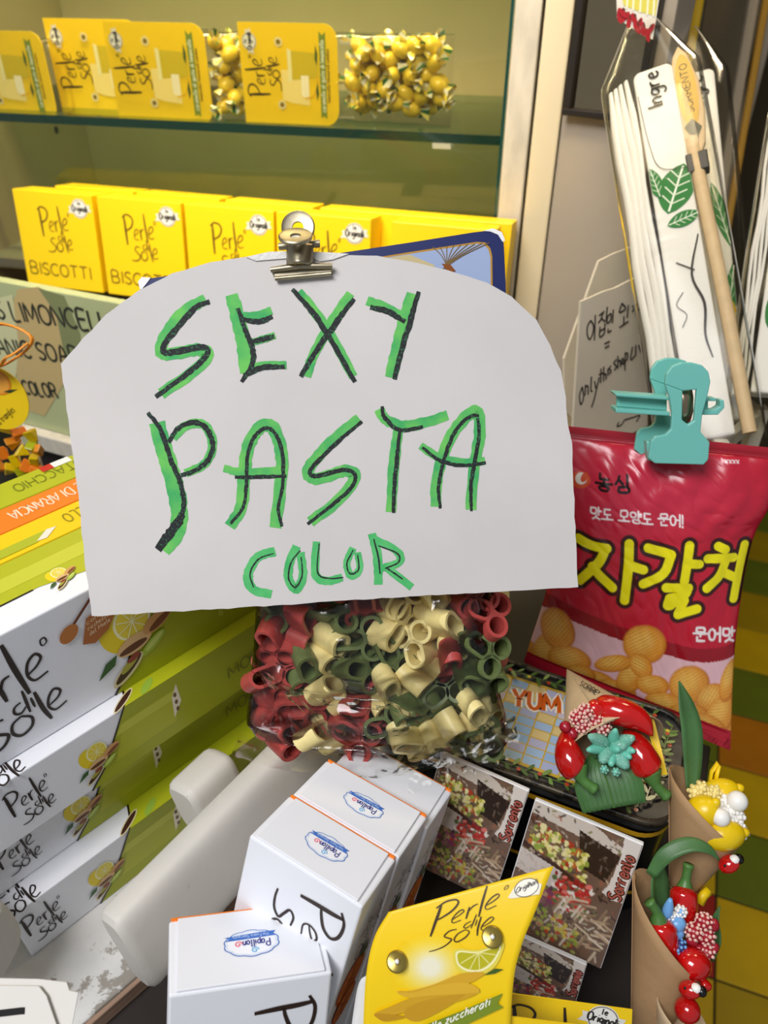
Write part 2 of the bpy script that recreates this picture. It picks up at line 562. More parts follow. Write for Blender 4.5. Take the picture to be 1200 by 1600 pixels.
# ------------------------------------------------------------------ lettering
def G(s):
    return [[tuple(float(x) for x in p.split(',')) for p in st.split()] for st in s.split('|')]
FONT = {k: G(v) for k, v in {
 'A': '0,0 .4,1 .8,0|.15,.36 .66,.36', 'B': '0,0 0,1 .5,1 .65,.8 .5,.55 0,.53|.5,.53 .72,.3 .55,0 0,0',
 'C': '.75,.85 .5,1 .15,.85 0,.5 .15,.12 .5,0 .75,.15', 'D': '0,0 0,1 .4,1 .75,.7 .75,.3 .4,0 0,0',
 'E': '.6,1 0,1 0,0 .6,0|0,.52 .5,.52', 'G': '.75,.85 .5,1 .15,.85 0,.5 .15,.12 .5,0 .75,.15 .75,.45 .45,.45',
 'I': '.1,0 .1,1', 'L': '0,1 0,0 .55,0', 'M': '0,0 .08,1 .45,.2 .82,1 .9,0', 'N': '0,0 0,1 .7,0 .7,1',
 'O': '.4,1 .1,.85 0,.5 .1,.15 .4,0 .7,.15 .8,.5 .7,.85 .4,1', 'P': '0,0 0,1 .5,1 .65,.8 .5,.5 0,.48',
 'R': '0,0 0,1 .5,1 .65,.78 .5,.52 0,.5|.35,.5 .7,0', 'S': '.62,.88 .35,1 .08,.85 .1,.62 .5,.42 .62,.2 .35,0 .02,.12',
 'T': '0,1 .75,1|.37,1 .37,0', 'U': '0,1 0,.25 .3,0 .6,.25 .6,1', 'V': '0,1 .36,0 .72,1', 'Y': '0,1 .36,.5 .72,1|.36,.5 .36,0',
 'H': '0,0 0,1|.7,0 .7,1|0,.5 .7,.5', 'J': '.5,1 .5,.2 .25,0 0,.2', 'W': '0,1 .2,0 .45,.8 .7,0 .9,1', 'X': '0,0 .7,1|0,1 .7,0', 'j': '.15,.6 .15,-.2 0,-.35',
 'Z': '0,1 .65,1 0,0 .65,0', 'K': '0,0 0,1|.6,1 0,.45|.2,.6 .65,0', 'F': '0,0 0,1 .55,1|0,.53 .45,.53',
 'a': '.5,.5 .25,.6 .02,.35 .1,.03 .35,.05 .5,.3|.5,.6 .5,0', 'c': '.45,.5 .22,.6 .02,.3 .2,0 .47,.1',
 'd': '.5,.5 .25,.6 .02,.3 .2,0 .5,.2|.52,1 .52,0', 'e': '.05,.3 .45,.38 .3,.6 .05,.42 .08,.1 .3,0 .48,.12',
 'f': '.4,.95 .22,.98 .15,.7 .15,0|0,.55 .35,.55', 'g': '.5,.5 .25,.6 .02,.35 .2,.1 .5,.3|.52,.6 .5,-.2 .2,-.35 .02,-.2',
 'h': '0,1 0,0|0,.35 .2,.58 .4,.5 .42,0', 'i': '.08,.6 .08,0|.08,.8 .09,.86', 'l': '.08,1 .08,.05 .18,0', 'm': '0,.6 0,0|0,.4 .2,.6 .33,.45 .33,0|.33,.4 .52,.6 .66,.45 .66,0',
 'n': '0,.6 0,0|0,.35 .22,.6 .42,.45 .42,0', 'o': '.25,.6 .02,.4 .08,.08 .25,0 .45,.15 .45,.45 .25,.6',
 'p': '0,.6 0,-.35|0,.4 .25,.6 .48,.35 .3,.03 0,.12', 'r': '0,.6 0,0|0,.35 .2,.58 .38,.55', 's': '.38,.5 .2,.6 .04,.46 .36,.2 .22,0 .02,.08',
 't': '.15,.9 .15,.1 .3,0|0,.6 .32,.6', 'u': '0,.6 .02,.1 .2,0 .42,.2|.44,.6 .44,0', 'y': '0,.6 .22,.1|.46,.6 .1,-.35',
 'v': '0,.6 .2,0 .42,.6', 'b': '0,1 0,0|0,.4 .25,.6 .48,.35 .3,.02 0,.1', 'w': '0,.6 .14,0 .3,.5 .46,0 .62,.6', 'k': '0,1 0,0|.4,.6 0,.25|.12,.35 .42,0', 'q': '.5,.5 .25,.6 .02,.3 .2,0 .5,.2|.52,.6 .52,-.35',
 'z': '0,.58 .42,.58 0,0 .45,0', '!': '.1,1 .1,.3|.1,.08 .1,0', '.': '.05,0 .05,.06', '-': '0,.4 .4,.4',
 '2': '.05,.8 .3,1 .55,.8 .5,.5 .02,0 .6,0', '0': '.3,1 .05,.6 .05,.35 .3,0 .55,.35 .55,.6 .3,1', '1': '.05,.75 .25,1 .25,0',
}.items()}

def text_strokes(s, space=0.22):
    out, x = [], 0.0
    for ch in s:
        if ch == ' ':
            x += 0.45
            continue
        g = FONT[ch]
        wd = max(p[0] for st in g for p in st)
        out += [[(x + p[0], p[1]) for p in st] for st in g]
        x += wd + space
    return out, x - space

def text(mb, s, o, ux, uy, w, col, space=0.22, fit=None, smooth=3):
    """Lettering on a plane: o origin, ux/uy the directions of reading and up, with their length as the cap height."""
    st, W = text_strokes(s, space)
    k = (fit / W / math.hypot(*ux)) if fit else 1.0
    z = mb.nz()
    for q in st:
        pts = [(o[0] + ux[0] * p[0] * k + uy[0] * p[1], o[1] + ux[1] * p[0] * k + uy[1] * p[1]) for p in q]
        mb.ribbon(pts, w, col, smooth=smooth if len(pts) > 2 else 1, z=z)

LOGO = [  # (points, width) of the hand-drawn two-line logo; the tall first letter is one unit high
 ([(0.02, -.05), (0.0, .35), (-.01, .7), (-.03, .98)], .075), ([(-.12, .9), (.05, 1.02), (.28, .98), (.38, .82), (.3, .62), (.12, .5), (.0, .46)], .05),
 ([(.40, .30), (.52, .37), (.60, .46), (.54, .54), (.44, .47), (.39, .30), (.45, .17), (.62, .18)], .032),
 ([(.70, .55), (.73, .16)], .05), ([(.72, .40), (.78, .53), (.88, .56)], .035),
 ([(.93, 1.10), (.97, .6), (1.03, .08)], .06),
 ([(1.10, .40), (1.24, .47), (1.33, .58), (1.27, .68), (1.15, .6), (1.09, .40), (1.16, .25), (1.36, .28)], .035),
 ([(1.42, .74), (1.47, .78), (1.46, .86), (1.40, .85), (1.39, .77), (1.42, .74)], .02),
 ([(.60, -.10), (.44, -.08), (.36, -.2), (.48, -.32), (.58, -.42), (.48, -.56), (.30, -.6), (.14, -.58)], .04),
 ([(.82, -.22), (.68, -.28), (.64, -.44), (.74, -.56), (.90, -.5), (.94, -.34), (.82, -.22)], .038),
 ([(.88, .02), (.78, -.02), (.76, -.12), (.84, -.17), (.93, -.10)], .03), ([(.95, .2), (.95, -.24)], .035), ([(1.02, .0), (1.03, -.2)], .03),
 ([(1.09, .06), (1.12, -.3), (1.18, -.58)], .05),
 ([(1.22, -.32), (1.36, -.26), (1.42, -.16), (1.34, -.08), (1.24, -.18), (1.20, -.34), (1.28, -.46), (1.46, -.42)], .033)]

def logo(mb, o, ux, uy, col='24160e', wk=1.3):
    z = mb.nz()
    k = math.hypot(*uy)
    for pts, w in LOGO:
        q = [(o[0] + ux[0] * p[0] + uy[0] * p[1], o[1] + ux[1] * p[0] + uy[1] * p[1]) for p in pts]
        mb.ribbon(q, w * k * wk, col, smooth=5, z=z, taper=0.35)

JAMO = {k: G(v) for k, v in {
 'k': '.1,.9 .85,.9 .75,.45 .5,.05', 'n': '.15,.95 .15,.1 .9,.1', 't': '.85,.9 .15,.9 .15,.1 .9,.1', 'r': '.12,.95 .85,.95 .85,.52 .15,.52 .15,.06 .92,.06',
 'm': '.12,.92 .88,.92 .88,.08 .12,.08 .12,.92', 'b': '.15,.95 .15,.08 .85,.08 .85,.95|.15,.5 .85,.5', 's': '.5,.95 .4,.5 .08,.05|.45,.55 .9,.05',
 'o': '.5,.95 .15,.78 .1,.4 .3,.08 .7,.08 .9,.4 .85,.78 .5,.95', 'j': '.1,.9 .9,.9|.55,.9 .4,.45 .08,.05|.5,.5 .92,.05',
 'c': '.5,1.1 .52,.98|.1,.82 .9,.82|.55,.8 .4,.42 .08,.05|.5,.45 .92,.05', 'p': '.1,.9 .9,.9|.32,.9 .32,.1|.68,.9 .68,.1|.05,.1 .95,.1',
 'A': '.35,1 .35,0|.35,.52 .95,.52', 'YA': '.35,1 .35,0|.35,.65 .95,.65|.35,.38 .95,.38', 'EO': '.75,1 .75,0|.1,.55 .75,.55', 'I': '.5,1 .5,0',
 'O': '.5,.85 .5,.3|0,.25 1,.25', 'U': '0,.75 1,.75|.5,.75 .5,.05', 'YO': '.33,.85 .33,.3|.67,.85 .67,.3|0,.25 1,.25'}.items()}

def syllable(i, v, f=None):
    st = []
    def put(j, x0, x1, y0, y1):
        for s_ in JAMO[j]:
            st.append([(x0 + (x1 - x0) * p[0], y0 + (y1 - y0) * p[1]) for p in s_])
    if v in ('O', 'U', 'YO'):
        if f:
            put(i, .15, .85, .66, 1); put(v, 0, 1, .36, .64); put(f, .15, .85, 0, .32)
        else:
            put(i, .15, .85, .45, 1); put(v, 0, 1, 0, .42)
    else:
        y0 = .4 if f else 0.02
        put(i, 0, .58, y0 + .05, .95); put(v, .62, 1, y0, 1.02)
        if f:
            put(f, .18, .95, 0, .33)
    return st

def hangul(mb, syl, o, ux, uy, w, col, gap=.18):
    z = mb.nz()
    x = 0
    for s_ in syl:
        if s_ is None:
            x += .5
            continue
        strokes = FONT['!'] if s_ == '!' else syllable(*s_)
        for q in strokes:
            pts = [(o[0] + ux[0] * (x + p[0]) + uy[0] * p[1], o[1] + ux[1] * (x + p[0]) + uy[1] * p[1]) for p in q]
            mb.ribbon(pts, w, col, z=z, smooth=3 if len(pts) > 4 else 1)
        x += 1 + gap

class Paint:
    """Colours of a printed sheet, evaluated at the sheet's own points."""
    def __init__(s, X, Y, col):
        s.X, s.Y = np.asarray(X, float), np.asarray(Y, float)
        s.c = np.tile(np.array(srgb(col)), (len(s.X), 1))
    def mix(s, mask, col, k=1.0):
        mask = np.clip(mask, 0, 1)[:, None] * k
        s.c = s.c * (1 - mask) + np.array(srgb(col)) * mask
    def stroke(s, pts, w, col, soft=1.0, smooth=4):
        if smooth and len(pts) > 2:
            pts = cr(pts, smooth)
        d = np.full(len(s.X), 1e9)
        for a, b in zip(pts[:-1], pts[1:]):
            ax, ay, bx, by = a[0], a[1], b[0], b[1]
            l2 = (bx - ax) ** 2 + (by - ay) ** 2 + 1e-12
            t = np.clip(((s.X - ax) * (bx - ax) + (s.Y - ay) * (by - ay)) / l2, 0, 1)
            d = np.minimum(d, np.hypot(s.X - ax - t * (bx - ax), s.Y - ay - t * (by - ay)))
        s.mix((w / 2 - d) / soft + .5, col)
    def ell(s, cx, cy, rx, ry, rot, col, soft=0.12, k=1.0):
        q = math.radians(rot)
        dx, dy = s.X - cx, s.Y - cy
        u = (dx * math.cos(q) + dy * math.sin(q)) / rx
        v = (-dx * math.sin(q) + dy * math.cos(q)) / ry
        s.mix((1 - np.hypot(u, v)) / soft + .5, col, k)
    def poly(s, pts, col, k=1.0):
        inside = np.zeros(len(s.X), bool)
        n = len(pts)
        for i in range(n):
            x0, y0 = pts[i]
            x1, y1 = pts[(i + 1) % n]
            c = (y0 > s.Y) != (y1 > s.Y)
            with np.errstate(divide='ignore', invalid='ignore'):
                xx = (x1 - x0) * (s.Y - y0) / (y1 - y0 + 1e-12) + x0
            inside ^= c & (s.X < xx)
        s.mix(inside.astype(float), col, k)

def paint_mesh(o, cols):
    me = o.data
    ca = me.color_attributes.new('Col', 'FLOAT_COLOR', 'POINT')
    arr = np.ones((len(me.vertices), 4), np.float32)
    arr[:, :3] = cols
    ca.data.foreach_set('color', arr.ravel())
# ------------------------------------------------------------------ the setting: floor, walls, ceiling
floor = thing('floor', 'coloured square tiles laid diagonally on the shop floor', None, kind='structure')
mb = MB()
mb.box(-2.2, 3.0, -1.2, 2.6, -0.06, -0.003)
mb.build('screed', 'grout', floor)
FT = Frame.axes((0.78, 0.70, 0), (math.cos(math.radians(-20)), math.sin(math.radians(-20)), 0),
                (math.sin(math.radians(20)), math.cos(math.radians(20)), 0), (0, 0, 1))
TS = 0.157
tile_rows = ['tile_yellow', 'tile_orange', 'tile_green', 'tile_yellow', 'tile_mustard', 'tile_green', 'tile_mustard', 'tile_green', 'tile_red', 'tile_mustard', 'tile_yellow', 'tile_green']
rnd = random.Random(3)
tile_mesh = {}
for j in range(-2, 10):
    for i in range(-2, 6):
        if i == 0:
            m_ = tile_rows[j % len(tile_rows)]
        elif i == -1:
            m_ = tile_rows[(j + 11) % len(tile_rows)]
        else:
            m_ = rnd.choice(tile_rows)
        if m_ not in tile_mesh:
            mb = MB()
            mb.box(0.002, TS - 0.002, 0.002, TS - 0.002, -0.006, 0.0)
            o = mb.build('tile', m_, floor, bevel=0.0015)
            tile_mesh[m_] = o
        else:
            o = tile_mesh[m_].copy()
            scene.collection.objects.link(o)
        F_ = FT.shift(i * TS, j * TS, rnd.uniform(0, 0.0008))
        o.matrix_local = F_.m()

def struct(name, mb, m_, **k):
    return tag(mb.build(name, m_, **k), kind='structure')

FB = Frame((0.75, 2.15, 0), yaw=-14)
mb = MB(FB)
mb.box(-2.8, 1.8, 0, 2.7, -0.08, 0)
struct('wall_back', mb, 'dark_wall')
mb = MB()
mb.box(-2.2, 3.0, 0.55, 2.9, 2.62, 2.70)
struct('ceiling', mb, 'ceiling_paint')
mb = MB(Frame((1.75, 0.9, 0), yaw=-88))
mb.box(-1.4, 1.0, 0, 2.65, -0.08, 0)
struct('wall_right', mb, 'dark_wall')

# the beige door leaf behind the towels, with the batten leaning on its edge
FD = Frame(P(1130, 150, 1.35), yaw=-14, lean=0)
x0, _ = FD.uv(1072, 60)
x1, _ = FD.uv(1172, 60)
d1 = thing('door_1', None, None, FD.w(x0, 0), kind='structure')
mb = MB(FD)
mb.box(x0, x1 + 0.01, -FD.o.z, 2.3 - FD.o.z, -0.04, 0)
mb.build('door_leaf', 'beige_wall', d1, bevel=0.003)
mb = MB(FD)
mb.box(x1 + 0.012, x1 + 0.032, -FD.o.z, 2.3 - FD.o.z, -0.03, 0.012)
mb.build('door_edge', 'pole_white', d1, bevel=0.004)

t = thing('leaning_batten', 'thin golden wooden batten leaning against the beige door', 'batten', P(1098, 600, 1.28))
mb = MB()
a, b = P(1192, 30, 1.22), P(1088, 640, 1.30)
b = a + (b - a) * 1.02
mb.tube([a + (a - b) * 0.2, a, (a + b) / 2, b], 0.006, 8)
mb.build('batten_pole', 'pole_gold', t, smooth=True, sharp=40)
mb = MB()
off = Vector((-0.018, 0.005, 0))
mb.tube([a + (a - b) * 0.2 + off, a + off, (a + b) / 2 + off, b + off], 0.009, 8)
mb.build('plastic_sleeve', 'pole_white', t, smooth=True, sharp=40)

c = P(1139, 400, 1.45)
t = thing('black_stand', 'slim black floor stand with a round knob in the shadow behind the towels', 'stand', (c.x, c.y, 0))
mb = MB()
mb.tube([(c.x, c.y, 0.02), (c.x, c.y, c.z - 0.16)], 0.035, 14)
mb.build('stand_column', 'black_plastic', t, smooth=True, sharp=50)
mb = MB()
mb.tube([(c.x, c.y, c.z - 0.16), (c.x, c.y, c.z - 0.02)], 0.012, 12)
mb.ball((c.x, c.y, c.z - 0.02), 0.016)
mb.build('stand_knob', 'black_plastic', t, smooth=True, sharp=50)
mb = MB()
mb.tube([(c.x, c.y, 0.0005), (c.x, c.y, 0.02)], 0.10, 24)
mb.build('stand_base', 'black_plastic', t, smooth=True, sharp=50)

# ------------------------------------------------------------------ display cabinet with glass front
K = Frame(P(775, 212, 0.90), yaw=-14)
KY0 = -K.o.z
cab = thing('display_cabinet', 'old painted display cabinet with glass front and glass shelf', 'cabinet', K.w(-0.5, KY0, -0.15))
xl = K.shift(z=-0.32).uv(140, 240)[0]
xp = K.shift(z=0.032).uv(792, 90)[0]
def kbox(name, m_, x0, x1, y0, y1, z0, z1, par=cab, bevel=0.0, mats=None):
    mb = MB(K)
    mb.box(x0, x1, y0, y1, z0, z1)
    return mb.build(name, m_, par, bevel=bevel)
ytop = 0.62
kbox('back_panel', 'cab_back', xl - 0.02, xp + 0.05, KY0 + 0.02, ytop, -0.345, -0.325)
kbox('side_panel', 'cab_back', xl - 0.02, xl, KY0 + 0.02, ytop, -0.325, 0.0)
kbox('side_panel', 'cab_paint', xp + 0.006, xp + 0.026, KY0 + 0.02, ytop, -0.325, -0.005)
kbox('top_panel', 'cab_wood', xl - 0.02, xp + 0.05, ytop, ytop + 0.02, -0.345, 0.02)
gs = kbox('glass_shelf', 'shelf_glass', xl + 0.001, xp, -0.010, 0.0, -0.31, 0.0)
kbox('polished_edge', 'shelf_glass_edge', xl + 0.001, xp - 0.001, -0.0102, 0.0002, 0.0, 0.0015, par=gs)
gs = kbox('glass_shelf', 'shelf_glass', xl + 0.001, xp, 0.262, 0.272, -0.31, -0.06)
kbox('polished_edge', 'shelf_glass_edge', xl + 0.001, xp - 0.001, 0.2618, 0.2722, -0.06, -0.0585, par=gs)
kbox('shelf_clip', 'white_card', K.uv(676, 216)[0], K.uv(705, 216)[0], -0.017, -0.0105, -0.02, 0.001)
pn = kbox('front_pane', 'window_glass', xl - 0.3, xp, -0.20, ytop, 0.030, 0.034)
kbox('pane_edge', 'shelf_glass_edge', xp, xp + 0.0035, -0.20, ytop, 0.0298, 0.0342, par=pn)
xq = K.shift(z=0.036).uv(846, 20)[0]
kbox('corner_post', 'cab_paint', xp + 0.0045, xq, KY0, ytop + 0.02, -0.02, 0.036, bevel=0.002)
for (px, py) in ((88, 203), (118, 18)):
    FS = Frame.axes(K.w(xl, 0, 0), -K.N, K.Y, K.X)
    u, v = FS.uv(px, py)
    mb = MB(FS)
    mb.ell(u, v, 0.006, 0.006, 0, None)
    mb.build('screw_hole', 'black_frame', cab)
# cream trim strip and grey pillar panel to the right of the cabinet
KT = K.shift(z=0.038)
xa, xb = KT.uv(851, 20)[0], KT.uv(896, 20)[0]
mb = MB(K)
mb.box(xa, xb, KY0, 1.1, -0.05, 0.038)
struct('trim_1', mb, 'cream_trim', bevel=0.002)
FP = Frame(K.w(xb + 0.001, 0, 0.034), yaw=-38)
FPZ = FP.o.z
xr = FP.uv(1052, 40)[0]
mb = MB(FP)
mb.box(0, xr, -FPZ, 2.6 - FPZ, -0.05, 0)
struct('wall_pillar', mb, 'grey_wall', bevel=0.002)
# framed mirror on the pillar
FM = FP.shift(z=0.001)
m0, m1 = FM.uv(886, 178)
mx = xr - 0.012
mr = thing('framed_mirror', 'dark-framed mirror hanging on the grey pillar panel', 'mirror', FM.w((m0 + mx) / 2, m1, 0))
mb = MB(FM)
mb.box(m0 + 0.006, mx - 0.006, m1 + 0.006, m1 + 0.40, 0.0, 0.006)
mb.build('mirror_glass', 'mirror_glass', mr)
for nm_, bx_ in (('frame_rail', (m0, mx, m1, m1 + 0.007)), ('frame_rail', (m0, mx, m1 + 0.40, m1 + 0.407)),
                 ('frame_stile', (m0, m0 + 0.008, m1 + 0.007, m1 + 0.40)), ('frame_stile', (mx - 0.008, mx, m1 + 0.007, m1 + 0.40))):
    mb = MB(FM)
    mb.box(bx_[0], bx_[1], bx_[2], bx_[3], 0, 0.012)
    mb.build(nm_, 'black_frame', mr, bevel=0.001)

# ------------------------------------------------------------------ warm strip lamp inside the cabinet (above the picture)
lp = thing('cabinet_strip_lamp', 'warm strip lamp under the top of the display cabinet', 'lamp', K.w(-0.45, ytop - 0.02, -0.05))
mb = MB(K)
mb.box(-0.75, -0.1, ytop - 0.022, ytop - 0.001, -0.07, -0.035)
mb.build('lamp_housing', 'white_card', lp)
ld = area('cabinet_light', K.w(-0.42, ytop - 0.03, 0.010), K.w(-0.42, 0, -0.06), (0.62, 0.03), 10.0, (1.0, 0.83, 0.50))

# ------------------------------------------------------------------ biscuit boxes on the cabinet floor
FBI = Frame(P(150, 306, 0.955), yaw=-17, lean=8)
bw = FBI.uv(285, 318)[0]
def biscuit_box(F_, art, label, group):
    t = thing('biscuit_box', label, 'box', frame=F_, group=group)
    h = bw * 1.0
    mb = MB(F_)
    mb.box(0, bw - 0.003, -h, 0, -0.040, 0)
    mb.build('carton', 'box_yellow', t, bevel=0.001)
    if art:
        mb = MB(lambda p: F_.w(p[0], p[1], p[2] + 0.0004))
        k = bw / 135
        logo(mb, (42 * k, -60 * k), (33 * k, 0), (0, 38 * k), '6e5a12')
        text(mb, 'BISCOTTI', (10 * k, -117 * k), (17 * k, 0), (0, 17 * k), 2.2 * k, '7a6410', fit=104 * k)
        mb.build('front_print', 'print', t)
        mb = MB(lambda p: F_.w(p[0], p[1], p[2] + 0.0004))
        seal(mb, 110 * k, -19 * k, 13 * k)
        mb.build('seal', 'print', t)
    return t
def seal(mb, x, y, r, rot=0):
    q = math.radians(rot)
    ux, uy = (math.cos(q), math.sin(q)), (-math.sin(q), math.cos(q))
    pt = lambda a, b: (x + ux[0] * a * r + uy[0] * b * r, y + ux[1] * a * r + uy[1] * b * r)
    mb.fill([pt(-1.5, -.55), pt(-1.25, -.15), pt(-1.35, .2), pt(1.35, .45), pt(1.25, .1), pt(1.5, -.25)], 'dedcd2')
    mb.ell(x, y, r, r, 0, 'e9e7df')
    mb.ribbon([pt(math.cos(a) * .9, math.sin(a) * .9) for a in np.linspace(0, 6.2832, 25)], r * .07, '55524a')
    text(mb, 'Originali', pt(-.95, -.3), (ux[0] * r * .62, ux[1] * r * .62), (uy[0] * r * .62, uy[1] * r * .62), r * .12, '2a2822', fit=1.9 * r)
    text(mb, 'le', pt(-.18, .38), (ux[0] * r * .4, ux[1] * r * .4), (uy[0] * r * .4, uy[1] * r * .4), r * .09, '2a2822')
ORD = ['first', 'second', 'third', 'fourth', 'fifth']
for i, (px, py) in enumerate(((18, 293), (150, 306), (287, 318), (430, 333), (613, 344))):
    u, v = FBI.uv(px, py)
    F_ = FBI.shift(u, 0, 0.0 if i != 3 else -0.002)
    biscuit_box(F_, True, ORD[i] + ' yellow biscuit box of the front row, counted from the cabinet side wall', 'yellow biscuit boxes, front row')
for i, (px, py) in enumerate(((85, 290), (213, 303), (352, 315), (500, 328), (645, 340))):
    F2 = FBI.shift(z=-0.047)
    u, v = F2.uv(px, py)
    biscuit_box(F2.shift(u, 0.002), False, ORD[i] + ' yellow biscuit box of the back row, counted from the cabinet side wall', 'yellow biscuit boxes, back row')
yb = (FBI.w(0, -bw) - K.o).z - 0.001
kbox('floor_board', 'cab_wood', xl, xp, yb - 0.02, yb - 0.008, -0.325, 0.0)

# limoncello sign panel under the biscuit boxes, in front of the cabinet
FL = Frame(P(60, 560, 0.86), yaw=-24)
t = thing('limoncello_sign', 'pale green hand-lettered soap sign below the yellow biscuit boxes', 'sign', FL.w(0, FL.uv(60, 660)[1]))
lu0, lv1 = FL.uv(-40, 432)
lu1, _ = FL.uv(330, 470)
_, lv0 = FL.uv(75, 672)
mb = MB(FL)
mb.box(lu0, lu1, lv0, lv1, -0.012, 0)
mb.build('panel', 'sign_green', t, bevel=0.001)
mb = MB(lambda p: FL.w(p[0], p[1], p[2] + 0.0004))
A = lambda px, py: FL.uv(px, py)
mb.fill([A(28, 452), A(60, 448), A(95, 465), A(108, 520), A(100, 600), A(70, 650), A(40, 640), A(20, 560), A(15, 490)], 'bda772')
mb.fill([A(60, 450), A(100, 462), A(125, 520), A(132, 600), A(120, 610), A(102, 560), A(88, 490)], '7c8458')
mb.fill([A(-20, 470), A(20, 460), A(30, 540), A(20, 640), A(-20, 660)], 'c7c79a')
for y0_, x0_, x1_, s_, hh in ((500, -2, 158, 'S LIMONCELLO', 30), (556, 0, 100, 'ANIC SOAP', 28), (618, 40, 92, 'COLOR', 24)):
    a, b = A(x0_, y0_ - 3), A(x1_, y0_ - 3 + (x1_ - x0_) * 0.13)
    dl = math.hypot(b[0] - a[0], b[1] - a[1])
    ux = ((b[0] - a[0]) / dl, (b[1] - a[1]) / dl)
    hh *= 0.86 / 1200
    text(mb, s_, a, (ux[0] * hh, ux[1] * hh), (-ux[1] * hh, ux[0] * hh), 0.0032, '2b2c20', fit=dl * {12: 1.22, 9: 1.25}.get(len(s_), 1.0))
mb.build('sign_print', 'print', t)
mb = MB(FL)
mb.box(lu0, lu1 + 0.3, lv0 - 0.024, lv0 - 0.001, -0.03, 0.012)
mb.build('ledge', 'cab_paint', cab, bevel=0.002)
mb = MB(FL)
mb.box(lu0, lu1 + 0.3, -FL.o.z + 0.0, lv0 - 0.024, -0.04, -0.012)
mb.build('base_front', 'table_dark', cab)

# ------------------------------------------------------------------ sweets in bags on the glass shelf
def candy(label, group, M_, seed):
    r_ = random.Random(seed)
    t = thing('wrapped_sweet', label, 'sweet', group=group)
    mb = MB()
    mb.ball((0, 0, 0), (0.0125, 0.0095, 0.0095), seg=12, rings=8)
    mb.build('sweet', 'candy_yellow', t, smooth=True)
    for s_ in (-1, 1):
        mb = MB()
        n = 9
        pts0 = [(s_ * 0.011, 0.003 * math.cos(a), 0.003 * math.sin(a)) for a in np.linspace(0, 6.2832, n + 1)[:-1]]
        pts1 = [(s_ * (0.020 + r_.uniform(-.002, .003)), 0.0095 * math.cos(a) * r_.uniform(.7, 1.2), 0.006 * math.sin(a) * r_.uniform(.6, 1.3)) for a in np.linspace(0, 6.2832, n + 1)[:-1]]
        for i in range(n):
            j = (i + 1) % n
            col = ('2f6b35', 'e9e6c8', 'f0d64e', 'f4f0dc', 'e8d870')[(i + seed) % 5]
            mb.add([pts0[i], pts0[j], pts1[j], pts1[i]], [(0, 1, 2, 3)], 0, col)
        mb.build('wrapper_end', 'print_gloss', t)
    t.matrix_world = M_
    return t

candy_protos = []
def sweets(F_, poly_px, depth0, label, group, n, seed, zr=0.03):
    r_ = random.Random(seed)
    pts = [F_.uv(*p) for p in poly_px]
    xs = [p[0] for p in pts]; ys = [p[1] for p in pts]
    got = []
    tries = 0
    while len(got) < n and tries < 4000:
        tries += 1
        q = Vector((r_.uniform(min(xs) + .008, max(xs) - .008), r_.uniform(min(ys) + .009, max(ys) - .007), depth0 - r_.uniform(0, zr)))
        if all((q - g).length > 0.0158 for g in got):
            got.append(q)
    for i, q in enumerate(got):
        M_ = Matrix.Translation(F_.w(*q)) @ Euler((r_.uniform(0, 6), r_.uniform(-.6, .6), r_.uniform(0, 6))).to_matrix().to_4x4()
        if len(candy_protos) < 5:
            c_ = candy(label, group, M_, i)
            candy_protos.append(c_)
        else:
            c_ = copy_tree(candy_protos[i % 5])
            c_.matrix_world = M_
            c_['label'] = label
            c_['group'] = group

